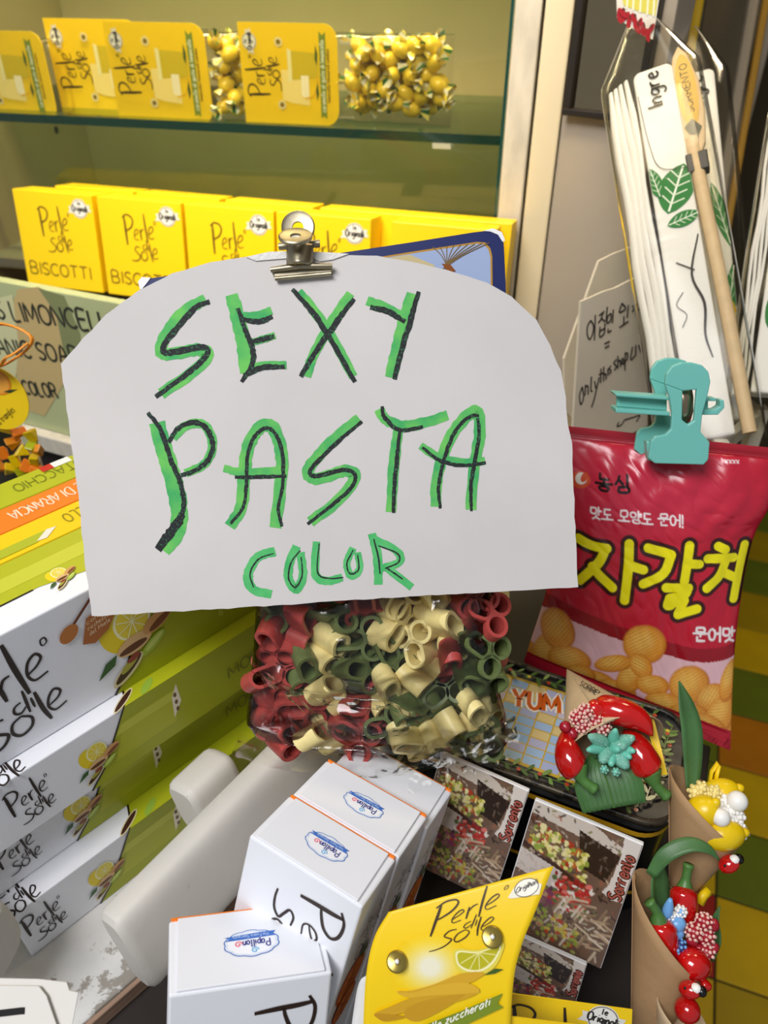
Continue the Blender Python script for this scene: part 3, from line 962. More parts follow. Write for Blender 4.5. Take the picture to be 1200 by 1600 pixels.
def candy_bag(F_, card_px, bag_px, label, cut=False, th=0.036):
    """F_ plane of the card front; card_px = left, right, top, bottom; bag_px = right end of the film."""
    l, r, tp, bt = card_px
    u0, v1 = F_.uv(l, tp)
    u1, _ = F_.uv(r, (tp + bt) / 2)
    _, v0 = F_.uv(l, bt)
    t = thing('sweet_bag', label, 'bag', F_.w(u0, v0, -th / 2), group='bags of sweets with yellow header cards')
    rr = (v1 - v0) * 0.16
    pl = [(u0, v0), (u1 - rr, v0)] + [(u1 - rr * 1.0 + rr * math.sin(a), v0 + rr - rr * math.cos(a)) for a in np.linspace(0.2, 1.57, 5)] + \
         [(u1 - rr + rr * math.cos(a), v1 - rr + rr * math.sin(a)) for a in np.linspace(0, 1.4, 5)] + [(u1 - rr, v1), (u0, v1)]
    mb = MB(F_)
    mb.prism(pl, -0.0012, 0)
    mb.build('header_card', 'yellow_card', t)
    mb = MB(lambda p: F_.w(p[0], p[1], p[2] + 0.0003))
    W, H = u1 - u0, v1 - v0
    c = lambda a, b: (u0 + W * a, v0 + H * b)       # a along the card, b up
    mb.fill([c(.42, .25), c(.52, .22), c(.70, .20), c(.70, .55), c(.42, .55)], 'f6e08a')
    mb.fill([c(.50, .45), c(.80, .48), c(.80, .72), c(.50, .74)], 'd0b81c')
    mb.fill([c(.49, .43), c(.53, .44), c(.53, .74), c(.49, .76)], 'efe6a8')
    mb.fill([c(.62, .30), c(.70, .26), c(.70, .50), c(.62, .50)], 'f8f0cc')
    mb.ribbon([c(.66, .27), c(.74, .30), c(.79, .40), c(.78, .50)], H * .02, 'e9b80a', smooth=4)
    mb.fill([c(.78, .80), c(.80, .72), c(.79, .60), c(.77, .66)], '3f5a22')
    mb.fill([c(.78, .25), c(.80, .32), c(.79, .44), c(.77, .36)], '3f5a22')
    mb.fill([c(.815, .08), c(.845, .10), c(.875, .07), c(.885, .92), c(.85, .89), c(.82, .93)], '7d8f2e')
    text(mb, 'caramelle al gusto di limoncello', c(.865, .14), (0, H * .05), (-H * .05, 0), H * .007, 'eef0d8', fit=H * .70, smooth=2)
    text(mb, 'limoncello flavoured candies', c(.915, .24), (0, H * .035), (-H * .035, 0), H * .005, '5a4a10', fit=H * .52, smooth=2)
    logo(mb, c(.28, .30), (0, H * .26), (-W * .22, 0), '3a2c0c')
    seal(mb, *c(.11, .82), H * .085, rot=90)
    for b in (.82, .20):
        x, y = c(.41, b)
        for k in range(8):
            mb.ell(x + H * .035 * math.cos(k * .785), y + H * .035 * math.sin(k * .785), H * .016, H * .016, 0, 'e8dca0', n=8)
        mb.ell(x, y, H * .026, H * .026, 0, '8a6a14', n=12)
    mb.build('card_print', 'print', t)
    ub, _ = F_.uv(bag_px, (tp + bt) / 2)
    v1b = v1 - (v1 - v0) * .08
    mb = MB()
    r_ = random.Random(int(l))
    def fn(u, v):
        a = u * 6.2832
        w_ = 1 - 0.75 * v ** 6
        x = (u1 - 0.03) + (ub - u1 + 0.03) * v
        yy = (v0 + v1b) / 2 + (v1b - v0) / 2 * abs(math.sin(a)) ** .6 * math.copysign(1, math.sin(a)) * .985
        zz = -th / 2 - 0.0045 + th / 2 * abs(math.cos(a)) ** .7 * math.copysign(1, math.cos(a)) * w_
        zz += 0.0015 * noise.noise((x * 60, yy * 60, a))
        return F_.w(x, yy, zz)
    mb.grid(fn, 28, 26, closed_u=True)
    mb.build('clear_bag', 'crinkle_film', t, smooth=True)
    return t
FC = K.shift(z=-0.016)
candy_bag(FC.shift(z=-0.001), (370, 528, 34, 190), 703, 'bag of lemon sweets at the end of the glass shelf, nothing overlapping its card')
sweets(FC, [(535, 55), (690, 190)], -0.012, 'yellow wrapped sweet in the bag at the end of the glass shelf', 'sweets in the end bag', 60, 4, zr=.022)
candy_bag(FC.shift(z=-0.004), (159, 325, 33, 186), 372, 'bag of lemon sweets overlapping the card of its neighbour bag on the glass shelf')
sweets(FC.shift(z=-.004), [(318, 55), (372, 186)], -0.012, 'yellow wrapped sweet in the bag between two header cards', 'sweets in the overlapping bag', 22, 9, zr=.022)
candy_bag(FC.shift(z=-0.045), (66, 225, 28, 176), 330, 'bag of lemon sweets with its card half covered by the next card')
candy_bag(FC.shift(z=-0.012), (-86, 75, 46, 178), 84, 'bag of lemon sweets standing by the inner side wall of the cabinet')
# ------------------------------------------------------------------ the stall table
ZT = 0.868
FTB = Frame.axes((0.205, 0.262, 0), (math.cos(math.radians(-24)), math.sin(math.radians(-24)), 0),
                 (math.sin(math.radians(24)), math.cos(math.radians(24)), 0), (0, 0, 1))
tb = thing('stall_table', 'dark wooden stall table under the boxes and the tin', 'table', (0, 0.2, 0))
mb = MB(FTB)
mb.box(-0.95, 0.012, -0.30, 0.20, ZT - 0.03, ZT)
mb.build('table_top', 'table_dark', tb, bevel=0.002)
for xx in (-0.92, -0.03):
    for yy in (-0.28, 0.15):
        mb = MB(FTB)
        mb.box(xx, xx + 0.035, yy, yy + 0.035, 0, ZT - 0.03)
        mb.build('leg', 'table_dark', tb)
mb = MB(FTB)
mb.box(0.012, 0.09, -0.20, -0.02, 0.775, 0.79)
mb.build('side_ledge', 'table_dark', tb)

# ------------------------------------------------------------------ the big cardboard sign
S = Frame(P(500, 680, 0.435), yaw=0, lean=30)
sg = thing('cardboard_sign', 'large white cardboard sign lettered in green and black, clipped above the pasta bag', 'sign', frame=S.shift(*S.uv(520, 940)))
rnd = random.Random(5)
outline = [(95, 568), (108, 552), (165, 492), (215, 455), (270, 427), (330, 409), (390, 401), (425, 399), (445, 404), (480, 405), (500, 401), (540, 398), (590, 400), (640, 408), (700, 422), (760, 441),
           (800, 464), (838, 500), (860, 540), (876, 580), (884, 620), (888, 665), (893, 692), (897, 780), (900, 850), (903, 917), (640, 932), (400, 948), (143, 963), (133, 880), (124, 790), (112, 700), (101, 610)]
fine = []
for i, p in enumerate(outline):
    q = outline[(i + 1) % len(outline)]
    n = max(1, int(math.hypot(q[0] - p[0], q[1] - p[1]) / 14))
    j = 1.0 if (p[0] > 870 or p[1] > 900 or p[0] < 140) else 0.5
    for k in range(n):
        fine.append((p[0] + (q[0] - p[0]) * k / n + rnd.uniform(-j, j), p[1] + (q[1] - p[1]) * k / n + rnd.uniform(-j, j)))
mb = MB(S)
mb.prism([S.uv(*p) for p in fine], -0.0022, 0)
mb.build('board', 'cardboard', sg)
for poly in ([(385, 402), (420, 394), (447, 393), (450, 404), (425, 406), (400, 408)], [(490, 394), (515, 395), (545, 397), (520, 406), (500, 409), (489, 404)]):
    mb = MB(S)
    mb.prism([S.uv(*p) for p in poly], 0.0001, 0.0009)
    mb.build('torn_flap', 'torn_paper', sg)
def SC(x, y):
    return S.uv(80 + x * 0.7, 310 + y * 0.7)
UPX = 0.435 / 1200
LET = {   # black strokes, green strokes with width, in the sign's own layout
 'S': ([[(354, 231), (325, 242), (285, 285), (252, 328), (260, 345), (330, 332), (350, 340), (338, 362), (290, 402), (233, 443)]],
       [([(345, 226), (300, 250), (262, 295), (244, 338), (262, 348), (325, 338), (350, 348), (320, 385), (245, 436)], 22)]),
 'E': ([[(417, 245), (432, 290), (448, 330), (450, 368), (425, 410)], [(428, 270), (465, 275), (494, 264)], [(446, 320), (475, 314), (498, 308)], [(430, 396), (470, 378), (522, 376)]],
       [([(402, 215), (415, 260), (428, 320), (436, 390)], 26), ([(425, 262), (460, 262), (492, 250)], 15), ([(445, 322), (475, 314), (500, 306)], 13), ([(432, 388), (470, 374), (525, 372)], 15)]),
 'X': ([[(538, 203), (580, 250), (622, 312), (678, 410)], [(676, 224), (640, 272), (592, 340), (557, 398)]],
       [([(552, 208), (590, 255), (632, 320), (674, 398)], 18), ([(668, 212), (630, 270), (585, 350), (570, 398)], 18)]),
 'Y': ([[(712, 243), (750, 252), (790, 276)], [(820, 208), (804, 265), (783, 335), (766, 404)]],
       [([(705, 228), (740, 242), (780, 262)], 18), ([(806, 212), (790, 270), (772, 340), (758, 400)], 24)]),
 'P': ([[(216, 478), (245, 518), (268, 585), (290, 640), (296, 690), (282, 722)], [(290, 708), (268, 745), (238, 784)], [(262, 545), (282, 515), (315, 500), (345, 512), (361, 550), (350, 585), (320, 608), (290, 618)]],
       [([(236, 500), (252, 560), (270, 620), (284, 680), (282, 740), (250, 786)], 32), ([(272, 535), (300, 508), (340, 505), (360, 545), (345, 590), (300, 614)], 17)]),
 'A': ([[(400, 726), (428, 690), (436, 640), (438, 580), (452, 535), (478, 513), (500, 525), (516, 570), (517, 640), (507, 690), (515, 732)], [(410, 622), (450, 622), (525, 620)]],
       [([(398, 732), (424, 690), (430, 620), (440, 555), (465, 512), (495, 512), (514, 570), (512, 640), (500, 735)], 24), ([(385, 602), (430, 612), (520, 606)], 15)]),
 's': ([[(694, 498), (655, 530), (610, 572), (578, 608), (592, 620), (650, 606), (678, 616), (670, 646), (620, 690), (572, 727)]],
       [([(688, 492), (640, 530), (592, 580), (572, 612), (595, 626), (655, 608), (678, 622), (640, 675), (578, 722)], 22)]),
 'T': ([[(738, 464), (745, 490), (778, 517), (830, 510)], [(778, 517), (772, 580), (766, 640), (764, 702)]],
       [([(732, 470), (745, 492), (785, 508), (835, 500), (885, 484)], 20), ([(775, 515), (765, 590), (758, 700)], 20)]),
 'a': ([[(868, 692), (865, 640), (880, 572), (905, 515), (935, 487), (955, 485)], [(952, 490), (955, 530), (945, 590), (937, 640), (938, 698)], [(828, 556), (870, 586), (920, 596), (970, 590)]],
       [([(858, 688), (862, 620), (885, 545), (925, 488), (952, 478), (956, 530), (944, 600), (936, 695)], 22), ([(824, 552), (865, 578), (920, 590), (968, 586)], 16)]),
 'c': ([[(497, 792), (462, 806), (444, 838), (452, 868)]], [([(500, 788), (462, 800), (440, 838), (450, 872), (492, 884)], 18)]),
 'o': ([[(556, 786), (536, 812), (530, 848), (545, 868), (560, 842), (558, 800)]], [([(548, 776), (532, 815), (530, 850), (548, 872), (562, 840), (556, 790)], 17)]),
 'l': ([[(598, 770), (595, 835), (620, 848), (652, 846)]], [([(592, 766), (590, 838), (615, 854), (650, 846)], 16)]),
 'q': ([[(674, 785), (660, 815), (668, 838), (686, 828), (684, 795)]], [([(674, 780), (660, 812), (668, 842), (688, 828), (684, 790)], 14)]),
 'r': ([[(720, 760), (730, 800), (734, 838)], [(730, 775), (772, 792), (775, 812), (745, 826)], [(748, 824), (785, 850)]],
       [([(716, 748), (728, 800), (730, 862)], 17), ([(722, 760), (772, 788), (776, 812), (735, 826)], 15), ([(745, 822), (805, 868)], 15)]),
}
for k, (bl, gr) in LET.items():
    mb = MB(S)
    mb.layer = 0.00012
    thin = k in 'coqrl'
    for pts, w in gr:
        mb.ribbon([SC(*p) for p in pts], w * 0.86 * UPX, None, 0, smooth=7, rough=0.10, taper=0.10, seed=len(pts))
    bw_ = {'S': 14, 'E': 12, 'X': 13, 'Y': 13, 'P': 12, 's': 10, 'T': 10, 'A': 9, 'a': 9}.get(k, 4)
    for pts in bl:
        mb.ribbon([SC(*p) for p in pts], bw_ * 0.7 * UPX, None, 1, smooth=8, rough=0.20, taper=0.25, seed=len(pts) + 3)
    if k == 'P':
        mb.ribbon([SC(*p) for p in [(294, 705), (270, 742), (238, 784)]], 22 * .7 * UPX, None, 1, smooth=8, rough=.2, taper=.3, seed=8)
    mb.build('letter', ['green_marker_plain' if thin else 'green_marker', 'charcoal_marker'], sg)

# ------------------------------------------------------------------ navy header card of the pasta bag, behind the sign
H = Frame(S.w(*S.uv(500, 420), -0.022), yaw=0, lean=27)
hc = thing('header_card', 'navy printed header card of the pasta bag behind the cardboard sign', 'card', frame=H.shift(*H.uv(500, 560)))
hp = [(226, 436), (300, 426), (400, 412), (520, 397), (640, 379), (740, 363), (768, 360), (781, 366), (787, 380), (790, 440), (793, 590), (235, 640), (222, 470), (218, 448)]
mb = MB(H)
mb.prism([H.uv(*p) for p in hp], -0.0012, 0)
mb.build('card', 'navy_card', hc)
mb = MB(H)
mb.prism([H.uv(*p) for p in [(216, 440), (222, 433), (236, 434), (231, 441), (222, 452), (219, 452)]], 0.0001, 0.0006)
mb.build('worn_corner', 'white_card', hc)
mb = MB(H)
mb.prism([H.uv(*p) for p in [(755, 361), (770, 357), (784, 363), (789, 376), (785, 378), (778, 367), (766, 362)]], 0.0001, 0.0006)
mb.build('worn_corner', 'white_card', hc)
mb = MB(lambda p: H.w(p[0], p[1], p[2] + 0.0003))
hq = lambda l: [H.uv(*p) for p in l]
mb.fill(hq([(560, 407), (640, 394), (745, 378), (758, 379), (766, 388), (769, 400), (771, 560), (560, 570)]), 'b98a3a')
mb.fill(hq([(563, 409), (640, 397), (745, 381), (756, 382), (763, 390), (766, 402), (768, 556), (563, 566)]), '9fb0d2')
mb.fill(hq([(600, 404), (640, 398), (680, 415), (660, 430), (620, 426)]), 'c9b98a')
for i in range(9):
    mb.ribbon(hq([(700 - i, 420), (690 + i * 4, 400), (676 + i * 11, 386 - i * .8)]), UPX * 1.4, '7b6134', smooth=3)
mb.fill(hq([(690, 412), (704, 414), (712, 424), (700, 426)]), '8a4a18')
mb.build('card_print', 'print_gloss', hc)

# ------------------------------------------------------------------ steel bulldog clip on the sign
bc = thing('bulldog_clip', 'steel bulldog clip gripping the top edge of the sign', 'clip', frame=S.shift(*S.uv(470, 420)))
def sb(px, py, h=0.0):
    u, v = S.uv(px, py)
    return S.w(u, v, h)
mb = MB(S)
q = lambda l: [S.uv(*p) for p in l]
mb.prism(q([(424, 424), (432, 417), (450, 414), (490, 412), (513, 415), (521, 421), (518, 430), (431, 438)]), -0.001, 0.003)
mb.build('jaw', 'clip_steel', bc, bevel=0.0008)
mb = MB()
mb.tube([sb(425, 424, 0.004), sb(472, 419, 0.006), sb(520, 418, 0.004)], 0.0016, 8)
mb.tube([sb(431, 437, 0.003), sb(518, 429, 0.003)], 0.0013, 8)
mb.build('jaw_lip', 'clip_steel', bc, smooth=True, sharp=60)
mb = MB()
def body(u, v):
    a = (u - .5) * 2
    px = 470 + a * (19 + 1 * v)
    py = 418 - 34 * v
    return sb(px, py, 0.003 + 0.009 * (1 - v * .3) * math.cos(a * 1.3) - 0.002 * v)
mb.grid(body, 12, 8)
mb.build('spring_body', 'clip_steel', bc, smooth=True, solid=0.0012)
mb = MB()
mb.tube([sb(436, 386, 0.001), sb(500, 381, 0.001)], 0.0021, 12)
mb.build('hinge_pin', 'clip_steel', bc, smooth=True, sharp=50)
def ringplate(name, c, ax, r0, r1, th):
    ax = ax.normalized()
    u = ax.cross(Vector((0, 1, 0.3))).normalized()
    v = ax.cross(u)
    mb = MB()
    prof = [(r0, -th), (r0, th), (r0 + .0006, th * 1.2), (r1 - .0015, th * 1.2), (r1, th * 2.0), (r1 + .0007, th), (r1 + .0005, -th), (r1 - .001, -th)]
    n = 30
    vs, fs = [], []
    for i in range(n):
        a = 6.2832 * i / n
        d = u * math.cos(a) + v * math.sin(a)
        vs += [c + d * r + ax * z for r, z in prof]
    m_ = len(prof)
    for i in range(n):
        for k in range(m_):
            fs.append((i * m_ + k, ((i + 1) % n) * m_ + k, ((i + 1) % n) * m_ + (k + 1) % m_, i * m_ + (k + 1) % m_))
    mb.add(vs, fs)
    mb.build(name, 'clip_steel', bc, smooth=True, sharp=40)
ringplate('rear_lever', sb(464, 351, -0.006), S.N * .95 + S.Y * .1, 0.0031, 0.0087, 0.0006)
ringplate('front_lever', sb(465, 377, 0.010), S.N * .62 + S.Y * .78, 0.0030, 0.0086, 0.0006)

# ------------------------------------------------------------------ tin box
ZTIN = 0.99
c0 = on_z(1056, 1300, ZTIN)
TX = Vector((math.cos(math.radians(-24)), math.sin(math.radians(-24)), 0))
TY = Vector((math.sin(math.radians(24)), math.cos(math.radians(24)), 0))
TL, TD, TR = 0.222, 0.100, 0.024
FTN = Frame.axes(c0 - TX * TL, TX, TY, (0, 0, 1))     # origin front-left of the lid
def rrect(x0, x1, y0, y1, r, n=8):
    pts = []
    for cx, cy, a0 in ((x1 - r, y1 - r, 0), (x0 + r, y1 - r, 90), (x0 + r, y0 + r, 180), (x1 - r, y0 + r, 270)):
        for i in range(n + 1):
            a = math.radians(a0 + 90 * i / n)
            pts.append((cx + r * math.cos(a), cy + r * math.sin(a)))
    return pts
tn = thing('tin_box', 'black rounded tin box with a blue tiled picture on its lid', 'tin', FTN.w(TL / 2, TD / 2, ZT - ZTIN))
mb = MB(FTN)
hb = ZT + 0.0005 - ZTIN
mb.prism(rrect(0.002, TL - 0.002, 0.002, TD - 0.002, TR), hb, -0.012)
mb.build('tin_body', 'tin_side', tn, smooth=True, sharp=40)
mb = MB(FTN)
mb.prism(rrect(0, TL, 0, TD, TR), -0.012, -0.0035)
mb.build('lid', 'tin_black', tn, smooth=True, sharp=40)
mb = MB(FTN)
out = rrect(0, TL, 0, TD, TR)
loop = [(p[0], p[1], -0.002) for p in out]
mb.tube(loop + [loop[0]], 0.0026, 8, cap=False)
lid_rim = mb.build('lid_rim', 'tin_rim', tn, smooth=True)
mb = MB(FTN)
o2 = rrect(0.0012, TL - 0.0012, 0.0012, TD - 0.0012, TR)
n = len(o2)
for (za, zb_) in ((-0.022, -0.017),):
    vs = [(p[0], p[1], za) for p in o2] + [(p[0], p[1], zb_) for p in o2]
    mb.add(vs, [(i, (i + 1) % n, n + (i + 1) % n, n + i) for i in range(n)])
mb.build('gold_band', 'tin_gold', tn, smooth=True)
mb = MB(FTN)
o3 = rrect(0.0009, TL - 0.0009, 0.0009, TD - 0.0009, TR)
vs = [(p[0], p[1], -0.095) for p in o3] + [(p[0], p[1], -0.091) for p in o3]
mb.add(vs, [(i, (i + 1) % n, n + (i + 1) % n, n + i) for i in range(n)])
mb.build('gold_band', 'tin_gold', tn, smooth=True)
# lid picture
mb = MB(lambda p: FTN.w(p[0], p[1], p[2] - 0.0034))
r_ = random.Random(12)
x0, x1, y0, y1 = 0.02, TL - 0.025, 0.013, TD - 0.013
mb.fill(rrect(x0 - .002, x1 + .002, y0 - .002, y1 + .002, .012), 'c9a83a')
nx, ny = 13, 9
z = mb.nz()
for i in range(nx):
    for j in range(ny):
        xa_ = x0 + (x1 - x0) * i / nx
        ya_ = y0 + (y1 - y0) * j / ny
        w_, h_ = (x1 - x0) / nx, (y1 - y0) / ny
        if (i in (0, nx - 1)) and (j in (0, ny - 1)):
            continue
        sk = 0.0
        c_ = r_.choice(['9fbfe6', '8fb3e2', 'a9b3da', 'b5b8dc', 'a6c6ea', '93b8e0', 'd9c489', 'c8c0d2'])
        mb.fill([(xa_ + .0006, ya_ + .0005), (xa_ + w_ - .0006, ya_ + .0005), (xa_ + w_ - .0006, ya_ + h_ - .0005), (xa_ + .0006, ya_ + h_ - .0005)], c_, z=z)
a, b = FTN.uv(793, 1087, -0.0034), FTN.uv(862, 1098, -0.0034)
ux = (b[0] - a[0], b[1] - a[1])
dl = math.hypot(*ux)
ux = (ux[0] / dl, ux[1] / dl)
ht = 0.017
for w_, c_ in ((.0062, 'f4efe2'), (.0032, 'cf5d14')):
    text(mb, 'YUM', (a[0] + .006, a[1] - .008), (ux[0] * ht, ux[1] * ht), (-ux[1] * ht, ux[0] * ht), w_, c_, fit=dl * 1.05, smooth=2)
mb.build('lid_picture', 'print_gloss', tn)
mb = MB(lambda p: FTN.w(p[0], p[1], p[2] - 0.0034))
mb.layer = 0.0007
def vine(p, q, n, side):
    r2 = random.Random(n)
    mb.ribbon([p, q], 0.0007, '5f7d3a')
    for i in range(n):
        t_ = (i + .5) / n
        bx_, by_ = p[0] + (q[0] - p[0]) * t_, p[1] + (q[1] - p[1]) * t_
        a_ = math.atan2(q[1] - p[1], q[0] - p[0]) + (1 if i % 2 else -1) * r2.uniform(.6, 1.2)
        l_ = r2.uniform(.006, .009)
        mb.ell(bx_ + math.cos(a_) * l_ / 2, by_ + math.sin(a_) * l_ / 2, l_ / 2, l_ / 5.5, math.degrees(a_), r2.choice(['5d7a35', '6f8f45', '486a2c', '88a05a']), n=10)
        if i % 3 == 0:
            mb.ell(bx_ + r2.uniform(-.004, .004), by_ + r2.uniform(-.003, .003), .0016, .0016, 0, r2.choice(['b5432a', 'c9b92f', '7f9a45']), n=8)
vine((x0, .008), (x1, .008), 34, 1)
vine((x0, TD - .008), (x1, TD - .008), 34, 1)
vine((x1 + .009, .02), (x1 + .009, TD - .02), 16, 1)
vine((x1 + .003, .012), (x1 + .012, TD - .014), 14, 1)
for k in range(6):
    mb.ell(x1 - .004 + r_.uniform(-.01, .008), TD * .6 + r_.uniform(-.018, .018), .0045, .0035, r_.uniform(0, 180), 'd9b52a', n=12)
mb.build('vine_print', 'print_gloss', tn)

# ------------------------------------------------------------------ tall white boxes
def print_face(F_):
    return lambda p: F_.w(p[0], p[1], p[2] + 0.0003)
def papillon(Rm, t0, D, label, Hh, emblem=True):
    R_ = Matrix(Rm)
    X, Y, Z = R_.col[0], R_.col[1], R_.col[2]
    t0 = Vector(t0)
    W, Dp = D
    lo = t0 - Z * Hh
    F0 = Frame.axes(lo, X, Y, Z)
    t = thing('sweets_box', label, 'box', frame=F0, group='tall white sweets boxes')
    mb = MB(F0)
    mb.box(0, W, 0, Dp, 0, Hh - 0.0012)
    mb.build('carton', 'box_white', t, bevel=0.0012)
    FTp = Frame.axes(t0, X, Y, Z)
    mb = MB(FTp)
    e = 0.0035
    mb.prism([(e, 0.0008), (W - e, 0.0008), (W - e - .001, Dp - .0005), (e + .001, Dp - .0005)], -0.0011, 0.0004)
    mb.build('lid_flap', 'box_white', t, bevel=0.0004)
    mb = MB(FTp)
    mb.box(0.001, W - 0.001, Dp - 0.0004, Dp + 0.0007, -0.012, -0.0002)
    mb.build('inner_tab', 'box_orange', t)
    mb = MB(lambda p: FTp.w(p[0], p[1], p[2] + 0.0006))
    cx, cy, k = W * .52, Dp * .50, W / 256
    # cloud-shaped emblem, read from the far side
    ring = []
    for i in range(64):
        a_ = 6.2832 * i / 64
        rr = 1 + .07 * abs(math.sin(a_ * 5))
        ring.append((cx + math.cos(a_) * 44 * k * rr, cy + math.sin(a_) * 26 * k * rr))
    mb.fill(ring, '4a78c0')
    mb.fill([(cx + (p[0] - cx) * .955, cy + (p[1] - cy) * .935) for p in ring], 'f2f3f8')
    ring2 = [(cx + (p[0] - cx) * .90, cy + (p[1] - cy) * .86) for p in ring]
    mb.ribbon(ring2 + ring2[:1], .6 * k, '8fb2de')
    s_ = lambda x, y: (cx + x * k, cy + y * k)
    mb.fill([s_(-44, 8), s_(-36, 12), s_(-44, 16), s_(-20, 18), s_(20, 20), s_(42, 20), s_(37, 15), s_(42, 10), s_(20, 9), s_(-20, 8)], '3d6fc4')
    text(mb, 'Via Fuoro Sorrento', s_(30, 17), (-6 * k, 0), (0, -6 * k), .8 * k, 'bcd2ee', fit=60 * k, smooth=2)
    text(mb, 'Papillon', s_(30, 5), (-14 * k, 0), (0, -14 * k), 2.2 * k, '3b3f8c', fit=44 * k)
    for (qx, qy, c_) in ((-22, -1, 'e8506a'), (4, -16, '4fb0e0')):
        mb.ribbon([s_(qx + 6.5 * (1 - i / 14) * math.cos(i * .7), qy + 6.5 * (1 - i / 14) * math.sin(i * .7)) for i in range(13)], 1.8 * k, c_, smooth=2)
    if emblem:
        mb.build('lid_emblem', 'print', t)
    # front: logo turned on its side
    FF = Frame.axes(t0, X, Z, -Y)
    mb = MB(print_face(FF))
    k2 = W
    logo(mb, (W * .54, -W * .24), (0, -W * .58), (W * .36, 0), '2a180c', 1.6)
    mb.build('front_logo', 'print', t)
    # right side: logo and orange slices
    FR_ = Frame.axes(t0 + X * W, Y, Z, X)
    mb = MB(print_face(FR_))
    logo(mb, (Dp * .80, -Dp * 1.45), (0, Dp * .52), (-Dp * .40, 0), '2a180c', 0.9)
    for (yy, r1) in ((-1.98, .40), (-2.5, .33)):
        mb.ell(Dp * .5, Dp * yy, Dp * r1, Dp * r1, 0, 'c4571a')
        mb.ell(Dp * .5, Dp * yy, Dp * r1 * .85, Dp * r1 * .85, 0, 'e0843a')
        for i in range(8):
            a_ = i * .785
            mb.ribbon([(Dp * .5, Dp * yy), (Dp * .5 + math.cos(a_) * Dp * r1 * .8, Dp * yy + math.sin(a_) * Dp * r1 * .8)], Dp * .03, 'c86424')
    mb.fill([(Dp * .55, -Dp * 1.5), (Dp * .75, -Dp * 1.35), (Dp * .8, -Dp * 1.6), (Dp * .65, -Dp * 1.65)], '4a6b2a')
    mb.build('side_print', 'print', t)
    return t
RA = [[0.9627, -0.2534, 0.0952], [0.2072, 0.9161, 0.3434], [-0.1742, -0.3108, 0.9344]]
RB = [[0.8631, 0.4516, 0.2262], [-0.4975, 0.8374, 0.2265], [-0.0871, -0.3081, 0.9474]]
papillon(RA, (-0.101, 0.1584, 1.0555), (0.0783, 0.0453), 'white sweets box with blue emblem, standing apart beside the end of the white slat', 0.166)
tB = Vector((-0.0699, 0.2251, 1.0792))
Yb, Xb = Matrix(RB).col[1], Matrix(RB).col[0]
papillon(RB, tB, (0.0691, 0.0374), 'white sweets box, first of the leaning row of three, its brown front lettering showing', 0.196)
tC = tB + Yb * 0.0392 + Xb * 0.001
papillon(RB, tC, (0.0691, 0.0374), 'white sweets box in the middle of the leaning row of three', 0.190)
tD = tC + Yb * 0.0386 + Xb * 0.002 - Matrix(RB).col[2] * 0.008
papillon(RB, tD, (0.0691, 0.0374), 'white sweets box at the back of the leaning row, right below the pasta bag', 0.170, emblem=False)

# ------------------------------------------------------------------ white crate of slats under the nougat boxes
aX = Vector((0.699, 0.715, 0)); aN = Vector((0.715, -0.699, 0))
p0 = P(50, 1495, 0.535)
NK = 1.274
Z0 = p0.z
crate = thing('white_crate', 'white painted wooden crate with thick rounded slats, paint chipped', 'crate', (p0.x, p0.y, ZT))
FCR = Frame.axes((p0.x, p0.y, 0), aX, -aN, (0, 0, 1))     # x along, y away from us, z up
def bar(name, m_, x0, x1, y0, y1, z0, z1, bevel=0.004):
    mb = MB(FCR)
    mb.box(x0, x1, y0, y1, z0, z1)
    return mb.build(name, m_, crate, bevel=bevel)
po = (on_z(160, 1571, Z0) - p0).dot(aN)
bar('platform_board', 'crate_paint', -0.10, 0.30, -po, 0.034, ZT + 0.0005, Z0 - 0.0005, 0.002)
bar('edge_board', 'raw_wood', -0.10, 0.30, -po - 0.004, -po - 0.0004, ZT + 0.0005, Z0 - 0.0015, 0.001)
bar('platform_board', 'crate_paint', -0.10, 0.30, 0.038, 0.18, ZT + 0.0005, Z0 - 0.0005, 0.002)
def rounded_slat(A, B, width, thick, up, m_='slat_paint', name='slat'):
    """Board from A to B with rounded edges; 'up' is the direction of its width."""
    ax = (B - A).normalized()
    up = (up - ax * up.dot(ax)).normalized()
    sd = ax.cross(up)
    prof = []
    n = 28
    for i in range(n):
        a_ = 6.2832 * i / n
        c_, s_ = math.cos(a_), math.sin(a_)
        e = 2 / 4.2
        prof.append((width / 2 * abs(s_) ** e * math.copysign(1, s_), thick / 2 * abs(c_) ** e * math.copysign(1, c_)))
    mb = MB()
    L_ = (B - A).length
    st = [(0.0, .86), (0.0025, .965), (0.006, 1.0), (L_ - 0.006, 1.0), (L_ - 0.0025, .965), (L_, .86)]
    vs = []
    for (d_, k_) in st:
        for (w_, t_) in prof:
            kt = k_ - (1 - k_) * .4
            vs.append(A + ax * d_ + up * (w_ * k_) + sd * (t_ * kt))
    fs = []
    for i in range(len(st) - 1):
        for k in range(n):
            fs.append((i * n + k, i * n + (k + 1) % n, (i + 1) * n + (k + 1) % n, (i + 1) * n + k))
    fs.append(tuple(range(n))[::-1])
    fs.append(tuple(range((len(st) - 1) * n, len(st) * n)))
    mb.add(vs, fs)
    return mb.build(name, m_, crate, smooth=True, sharp=35)
aS = Vector((0.584, 0.812, 0))
A_ = P(196, 1490, 0.47)
rounded_slat(A_, A_ + aS * 0.25, 0.066, 0.025, Vector((-.30, .12, 1)))
C_ = P(312, 1250, 0.555)
rounded_slat(C_ - aS * 0.012, C_ + aS * .03, 0.046, 0.032, Vector((-.3, .12, 1)), name='slat_block')
D_ = P(-6, 1488, 0.46)
rounded_slat(D_, D_ + Vector((-0.1, 0.02, -0.005)), 0.048, 0.046, Vector((0, 0, 1)), name='slat')

